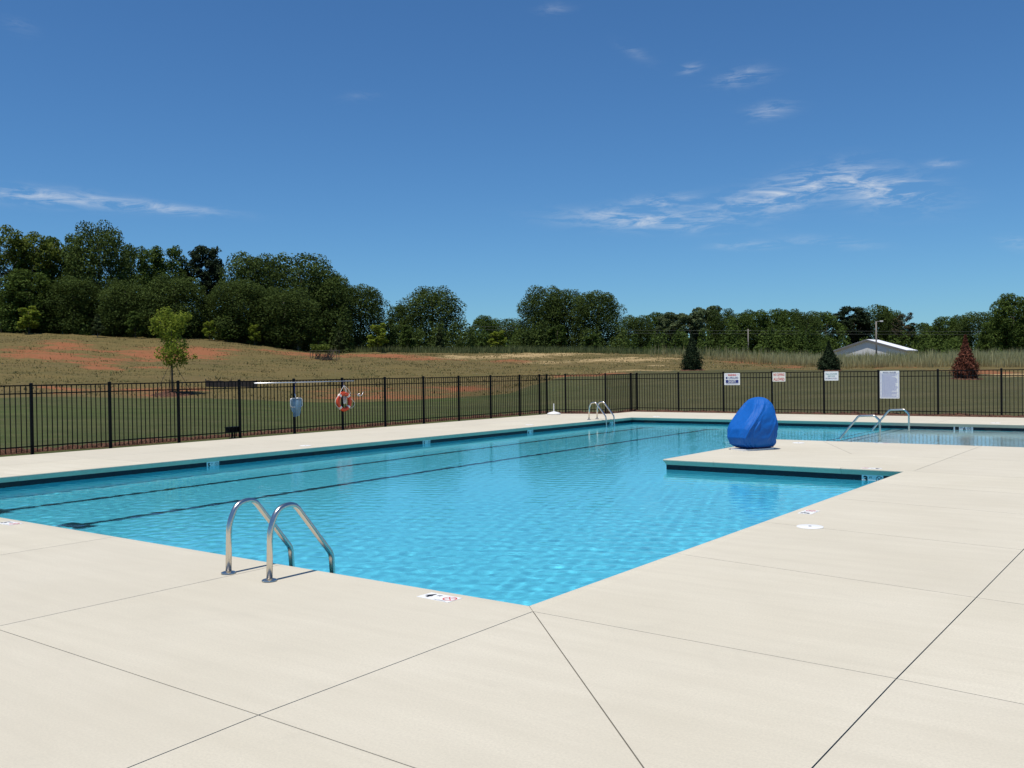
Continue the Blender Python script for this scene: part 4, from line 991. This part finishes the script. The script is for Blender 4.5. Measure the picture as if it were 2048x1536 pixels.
# ------------------------------------------------------------------ meadow grass and tall grass (stuff)
def mat_grass(name, a, b):
    t = NT(name); c = t.mix(t.attr('tint'), a, b); c = t.mix(t.attr('low'), c, (0.26, 0.17, 0.075))
    p = t.principled(c, 0.8, spec=0.15); tl = t.node('ShaderNodeBsdfTranslucent'); t.put(tl.inputs['Color'], c)
    m_ = t.node('ShaderNodeMixShader'); m_.inputs[0].default_value = 0.3; t.l.new(p, m_.inputs[1]); t.l.new(tl.outputs[0], m_.inputs[2]); return t.done(m_.outputs[0])
M['grass_dry'] = mat_grass("dry_meadow_grass", (0.120, 0.108, 0.036), (0.32, 0.25, 0.105))
M['grass_tall'] = mat_grass("tall_pale_grass", (0.24, 0.25, 0.09), (0.58, 0.56, 0.30))
M['grass_green'] = mat_grass("green_tall_grass", (0.060, 0.085, 0.025), (0.20, 0.22, 0.09))
M['grass_lawn'] = mat_grass("lawn_grass", (0.035, 0.050, 0.014), (0.110, 0.115, 0.042))
def blades(name, label, n, area, h, wd, mat, seed, mask=None, tint=(0.5, 0.25), lean=0.35):
    r = np.random.RandomState(seed); px = r.uniform(area[0], area[1], n); dep = np.sqrt(r.uniform(area[2] ** 2, area[3] ** 2, n))
    if mask is not None:
        k = mask(px, dep, r); px, dep = px[k], dep[k]
    n = len(px)
    d = np.stack([(px - 1024) / F_PX, -(780.0 - 0.013977 * (px + 1520.0) - 768.0) / F_PX, -np.ones(n)], -1) @ ROT.T
    P = CAM + d * dep[:, None]; P[:, 2] = terrain(P[:, 0], P[:, 1]) - 0.03
    hh = h * (0.5 + 0.8 * r.rand(n)) * (0.8 + 0.4 * np.sin(px * 0.05 + dep * 0.3) * np.sin(dep * 0.9))
    a = r.uniform(0, 6.28, n); s = np.stack([np.cos(a), np.sin(a), np.zeros(n)], -1) * (wd * (0.6 + 0.8 * r.rand(n)))[:, None]
    L = r.randn(n, 3) * lean * hh[:, None] * 0.5; L[:, 2] = hh
    V = np.stack([P - s, P + s, P + L * 0.55 + s * 0.8, P + L + r.randn(n, 3) * 0.02], 1).reshape(-1, 3)
    t_ = np.clip(tint[0] + tint[1] * r.randn(n) + 0.2 * np.sin(px * 0.03) * np.cos(dep * 0.5), 0, 1)
    return tag(link(name, np_mesh(name, V, np.arange(4 * n).reshape(n, 4), mat, dict(tint=np.repeat(t_, 4), low=np.tile([0.8, 0.8, 0.25, 0.0], n) * (h > 1)))), label, "grass", kind='stuff')
def bare(px, dep, r):
    u = np.zeros_like(px)
    for a in [(95, 73, 3.6, 4.2), (130, 83, 2.2, 4), (310, 80, 2.8, 6), (400, 81, 2.6, 5), (640, 91, 5.2, 4), (760, 92, 4.5, 4), (200, 64.5, 1.3, 1.4), (800, 50, 4.2, 2.6), (920, 53, 3.2, 2.2)]:
        q = ((px - a[0]) / F_PX * a[1] / a[2]) ** 2 + ((dep - a[1]) / a[3]) ** 2; u = np.maximum(u, np.exp(-q))
    end = np.interp(px, [-700, 0, 350, 700, 1000, 1150, 1300, 1700, 2048, 2900], [45, 45, 48, 47, 49, 58, 62, 64, 51, 51])
    return (r.rand(len(px)) > u * 0.93) & (dep > end + r.rand(len(px)))
blades("meadow_grass", "dry olive meadow grass over the slope behind the fence", 60000, (-250, 1750, 46, 100), 0.12, 0.030, M['grass_dry'], 31, bare, (0.50, 0.26), 1.1)
blades("meadow_grass", "green weeds scattered over the meadow slope", 5000, (-250, 1500, 48, 108), 0.16, 0.035, M['grass_green'], 32, bare, (0.35, 0.25), 0.8)
def tallmask(px, dep, r): return r.rand(len(px)) < np.clip((px - 1380) / 320, 0.06, 1) * np.clip((dep - np.interp(px, [1300, 1700, 2048], [86, 70, 64])) / 4, 0, 1)
blades("tall_grass", "tall pale feathery grass below the barn", 70000, (1300, 2350, 64, 112), 1.05, 0.022, M['grass_tall'], 33, tallmask, (0.5, 0.25), 0.22)
blades("tall_grass", "green tall grass band before the middle trees", 26000, (640, 1720, 100, 122), 0.75, 0.035, M['grass_green'], 34, None, (0.5, 0.25), 0.3)

# ------------------------------------------------------------------ the young staked tree and the dwarf conifers
x, y = at_depth(344, 49.5); z = tz(x, y); S = 49.5 / F_PX
st = thing("staked_tree", "young bright green tree held by guy straps on the lawn slope", "tree", (x, y, z))
r = np.random.RandomState(77); Cc, Rc = [], []
for (dx, yy, rp) in [(-18, 632, 16), (2, 640, 17), (24, 640, 13), (34, 632, 8), (-24, 655, 14), (4, 662, 18), (-10, 672, 16), (18, 655, 13), (-6, 688, 17), (14, 694, 17), (26, 690, 10), (-14, 705, 15), (8, 712, 18), (28, 712, 12), (-4, 722, 13), (22, 724, 10), (-28, 640, 8), (40, 636, 4), (-6, 620, 7), (46, 714, 6)]:
    Cc.append((dx * S, r.uniform(-0.35, 0.35), 1.6 + (horizon(344) - yy) * S - z)); Rc.append(rp * S * r.uniform(0.8, 1.25))
Cc, Rc = np.array(Cc), np.array(Rc); Cc[:, :2] = np.stack([Cc[:, 0] * 0.804 - Cc[:, 1] * 0.595, Cc[:, 0] * 0.594 + Cc[:, 1] * 0.804], 1)
li = r.choice(len(Rc), 4000, p=Rc ** 2 / (Rc ** 2).sum()); d = r.randn(4000, 3); d /= np.linalg.norm(d, axis=1, keepdims=True)
P = Cc[li] + d * (Rc[li] * (0.25 + 0.95 * r.rand(4000) ** 0.7))[:, None]
V, Fq = leaves(P, d + r.randn(4000, 3) + (0, 0, .4), 0.033, r, 2.0)
link("crown", np_mesh("crown", V, Fq, M['leaf_bright'], dict(tint=np.repeat(np.clip(0.5 + 0.3 * r.randn(4000), 0, 1), 4))), st)
m = MB(); m.tube([(0, 0, -0.1), (0.0, 0.01, 1.2), (0.02, 0, 2.4), (0.0, 0, 3.9)], [0.055, 0.045, 0.03, 0.012], 10)
for k in range(9):
    a = 2.4 * k; zb = 1.9 + 0.2 * k; m.tube([(0, 0, zb), (0.35 * math.cos(a), 0.35 * math.sin(a), zb + 0.25), (0.6 * math.cos(a), 0.6 * math.sin(a), zb + 0.55)], [0.016, 0.011, 0.005], 6)
m.build("trunk", M['bark'], st, True)
M['strap'] = simple("dark_strap", (0.03, 0.028, 0.025), 0.8)
for a in (35, 155, 275):
    a = rad(a + 2); MB().tube([(0, 0, 1.85), (1.05 * math.cos(a), 1.05 * math.sin(a), 0.06)], 0.011, 6).build("guy_strap", M['strap'], st)
    MB().tube([(1.05 * math.cos(a), 1.05 * math.sin(a), -0.1), (1.07 * math.cos(a), 1.07 * math.sin(a), 0.2)], 0.02, 6).build("stake", M['strap'], st)
def mound(label, x, y, r_, h):
    z = tz(x, y); vs = []; rm = np.random.RandomState(int(abs(x) * 10)); n1, n2 = 7, 24
    for i in range(n1 + 1):
        for k in range(n2):
            q = r_ * (i / n1); a = 2 * math.pi * k / n2; xx, yy = q * math.cos(a) * (1 + 0.08 * math.sin(3 * a)), q * math.sin(a)
            vs.append((x + xx, y + yy, tz(x + xx, y + yy) + h * (1 - (i / n1) ** 2) + 0.03 * rm.randn() * (i < n1) - 0.02 * (i == n1)))
    o_ = link("mulch_mound", np_mesh("mulch_mound", np.array(vs), np.array([(i * n2 + k, i * n2 + (k + 1) % n2, (i + 1) * n2 + (k + 1) % n2, (i + 1) * n2 + k) for i in range(n1) for k in range(n2)]), M['mulch'], smooth=True))
    return tag(o_, label, "mulch")
mound("mulch mound round the young staked tree", x, y, 1.15, 0.12)
def conifer(label, px, base_dep, top, width, mat, name, seed):
    x, y = at_depth(px, base_dep); z = tz(x, y); h = 1.6 + (horizon(px) - top) * base_dep / F_PX - z; w = width * base_dep / F_PX
    t = thing(name, label, "conifer", (x, y, z)); r = np.random.RandomState(seed); n = 9000
    u = r.rand(n) ** 1.35; prof = np.interp(u, [0, .06, .2, .36, .5, .66, .82, 1], [.72, .94, 1, .84, .56, .32, .15, .02]) * w / 2
    a = r.uniform(0, 6.28, n); rr = prof * (0.55 + 0.55 * r.rand(n)) * (1 + 0.16 * np.sin(a * 5 + u * 23) + 0.12 * r.randn(n)); P = np.stack([rr * np.cos(a), rr * np.sin(a), 0.04 + u * h], 1)
    N = np.stack([np.cos(a), np.sin(a), 0.3 * np.ones(n)], 1) + 0.8 * r.randn(n, 3)
    V, Fq = leaves(P, N, 0.026, r, 2.2)
    link("crown", np_mesh("crown", V, Fq, mat, dict(tint=np.repeat(np.clip(0.4 + 0.3 * r.randn(n), 0, 1), 4))), t)
    MB().tube([(0, 0, -0.1), (0, 0, h * 0.92)], [0.05, 0.01], 8).build("trunk", M['bark'], t)
    mound("mulch under the " + label.split(',')[0], x, y, w * 0.75, 0.08)
conifer("dark dwarf evergreen before the straw slope, left of the signs", 1384, 62, 664, 37, M['needle'], "dwarf_evergreen", 91)
conifer("dark dwarf evergreen in front of the tall grass above the shower sign", 1658, 62, 683, 38, M['needle'], "dwarf_evergreen", 92)
conifer("rust-red dead conifer on the lawn edge at the right", 1931, 50, 672, 44, M['rust'], "dead_conifer", 93)

# ------------------------------------------------------------------ brush cage, silt fence, stones
x, y = at_depth(650, 82); z = tz(x, y)
bc = thing("brush_cage", "heap of brown brush in a wire frame on the slope above the ring buoy", "brush pile", (x, y, z), rad(36))
r = random.Random(8); m = MB()
for k in range(90):
    a0 = (r.uniform(-1.1, 0.55), r.uniform(-0.5, 0.5), 0.0); b0 = (a0[0] + r.uniform(-0.1, 0.75), a0[1] + r.uniform(-0.3, 0.3), r.uniform(0.4, 1.0)); m.tube([a0, b0], [0.018, 0.008], 5)
m.build("brush", M['bark'], bc)
m = MB()
for q in ((-1.15, -0.5), (1.15, -0.5), (1.15, 0.5), (-1.15, 0.5)): m.tube([(q[0], q[1], -0.1), (q[0], q[1], 0.85)], 0.03, 6)
for zz_ in (0.06, 0.8): m.tube([(-1.15, -0.5, zz_), (1.15, -0.5, zz_)], 0.018, 6); m.tube([(-1.15, 0.5, zz_), (1.15, 0.5, zz_)], 0.018, 6)
m.build("frame", M['bark'], bc)
Vn, Fn = leaves(np.array([(r.uniform(-1.2, 0.4), r.uniform(-0.5, 0.5), r.uniform(0.75, 1.35)) for k in range(420)]), np.random.RandomState(2).randn(420, 3), 0.06, np.random.RandomState(3), 1.7)
link("leaves", np_mesh("leaves", Vn, Fn, M['leaf_light'], dict(tint=np.random.RandomState(4).rand(len(Vn)))), bc)
M['silt'] = simple("silt_fabric", (0.030, 0.022, 0.020), 0.9, var=0.15, scale=2)
a, b = at_depth(410, 53), at_depth(512, 53); za, zb = tz(*a), tz(*b)
sf = thing("silt_fence", "low dark silt fence on the bank behind the black fence", "silt fence", (a[0], a[1], za))
n = 16; vs = []
for k in range(n + 1):
    u = k / n; vs += [((b[0] - a[0]) * u, (b[1] - a[1]) * u, (zb - za) * u - 0.05), ((b[0] - a[0]) * u + 0.03 * math.sin(k), (b[1] - a[1]) * u + 0.03 * math.cos(2 * k), (zb - za) * u + 0.36 + 0.02 * math.sin(1.7 * k))]
MB().add(vs, [(2 * k, 2 * k + 2, 2 * k + 3, 2 * k + 1) for k in range(n)]).build("fabric", M['silt'], sf, True)
for k in range(5):
    u = k / 4; MB().box(((b[0] - a[0]) * u, (b[1] - a[1]) * u + 0.04, (zb - za) * u + 0.18), (0.04, 0.04, 0.55)).build("stake", M['bark'], sf)

# ------------------------------------------------------------------ barn, poles and wires
def mat_metal_wall():
    t = NT("ribbed_metal_wall"); p = t.coord(); n = t.noise(p, 0.8, 4); w_ = t.node('ShaderNodeTexWave'); t.l.new(p, w_.inputs['Vector']); w_.inputs['Scale'].default_value = 3.0
    return t.done(t.principled(t.mix(n, (0.70, 0.69, 0.66), (0.78, 0.77, 0.74)), 0.6, normal=t.bump(w_.outputs['Fac'], 0.4, 0.03)))
M['barn_wall'] = mat_metal_wall(); M['barn_roof'] = simple("white_metal_roof", (0.86, 0.86, 0.86), 0.5, var=0.03); M['barn_trim'] = simple("grey_trim", (0.16, 0.155, 0.15), 0.6)
dB = 178; x, y = at_depth(1735, dB); zb = tz(x, y); sB = dB / F_PX
zr, ze = 1.6 + (horizon(1735) - 678.5) * sB, 1.6 + (horizon(1735) - 701.5) * sB
barn = thing("barn", "grey metal barn with a white gable roof beyond the tall grass", "barn", (x, y, zb), rad(36.5 - 40))
hw, L = 72 * sB, 6.0; e, rg = ze - zb, zr - zb
MB().add([(-hw, 0, 0), (hw, 0, 0), (hw, 0, e), (0, 0, rg - 0.2), (-hw, 0, e), (-hw, L, 0), (hw, L, 0), (hw, L, e), (0, L, rg - 0.2), (-hw, L, e)], [(0, 1, 2, 3, 4), (9, 8, 7, 6, 5), (1, 6, 7, 2), (5, 0, 4, 9)]).build("wall", M['barn_wall'], barn)
for s_ in (-1, 1):
    MB().add([(0, -0.35, rg), (s_ * (hw + .45), -0.35, e - 0.05), (s_ * (hw + .45), L + .35, e - 0.05), (0, L + .35, rg), (0, -0.35, rg - .16), (s_ * (hw + .45), -0.35, e - .21), (s_ * (hw + .45), L + .35, e - .21), (0, L + .35, rg - .16)],
             [(0, 1, 2, 3), (7, 6, 5, 4), (0, 4, 5, 1), (1, 5, 6, 2), (2, 6, 7, 3)]).build("roof_slope", M['barn_roof'], barn)
    MB().add([(0, -0.37, rg - 0.02), (s_ * (hw + .45), -0.37, e - 0.07), (s_ * (hw + .45), -0.37, e - 0.36), (0, -0.37, rg - 0.34)], [(0, 1, 2, 3)]).build("gable_trim", M['barn_trim'], barn)
M['pole_grey'] = simple("weathered_pole", (0.22, 0.20, 0.17), 0.9)
x, y = at_depth(1753, 168); z = tz(x, y); hp = 1.6 + (horizon(1753) - 643) * 168 / F_PX - z
lp = thing("light_pole", "grey light pole standing in front of the white barn", "light pole", (x, y, z), rad(36))
MB().tube([(0, 0, -0.2), (0, 0, hp)], [0.15, 0.11], 10).build("shaft", M['pole_grey'], lp, True)
MB().tube([(0, 0, hp - 0.1), (0.9, 0, hp + 0.1)], 0.05, 8).build("arm", M['pole_grey'], lp); MB().box((0.95, 0, hp + 0.05), (0.5, 0.3, 0.22)).build("lamp_head", M['white_plastic'], lp)
x, y = at_depth(1497, 190); z = tz(x, y); hp = 1.6 + (horizon(1497) - 658) * 190 / F_PX - z
up = thing("utility_pole", "thin grey utility pole before the far trees, left of the no diving sign", "utility pole", (x, y, z), rad(36))
MB().tube([(0, 0, -0.2), (0, 0, hp)], [0.13, 0.10], 10).build("shaft", M['pole_grey'], up, True); MB().box((0, 0, hp - 0.3), (1.2, 0.1, 0.1)).build("crossarm", M['pole_grey'], up)
M['wire'] = simple("pale_wire", (0.13, 0.14, 0.12), 0.7)
for py_, nm in ((661.5, "upper utility wire crossing before the far trees"), (667.5, "lower utility wire crossing before the far trees")):
    pts = []
    for px in range(900, 2101, 60):
        x, y = at_depth(px, 190); pts.append((x, y, 1.6 + (horizon(px) - (py_ + (px - 1497) * 0.004 - 8 * ((px - 1497) / 600) ** 2 * (px < 1200))) * 190 / F_PX))
    tag(MB().tube(pts, 0.014, 5).build("utility_wire", M['wire']), nm, "wire")
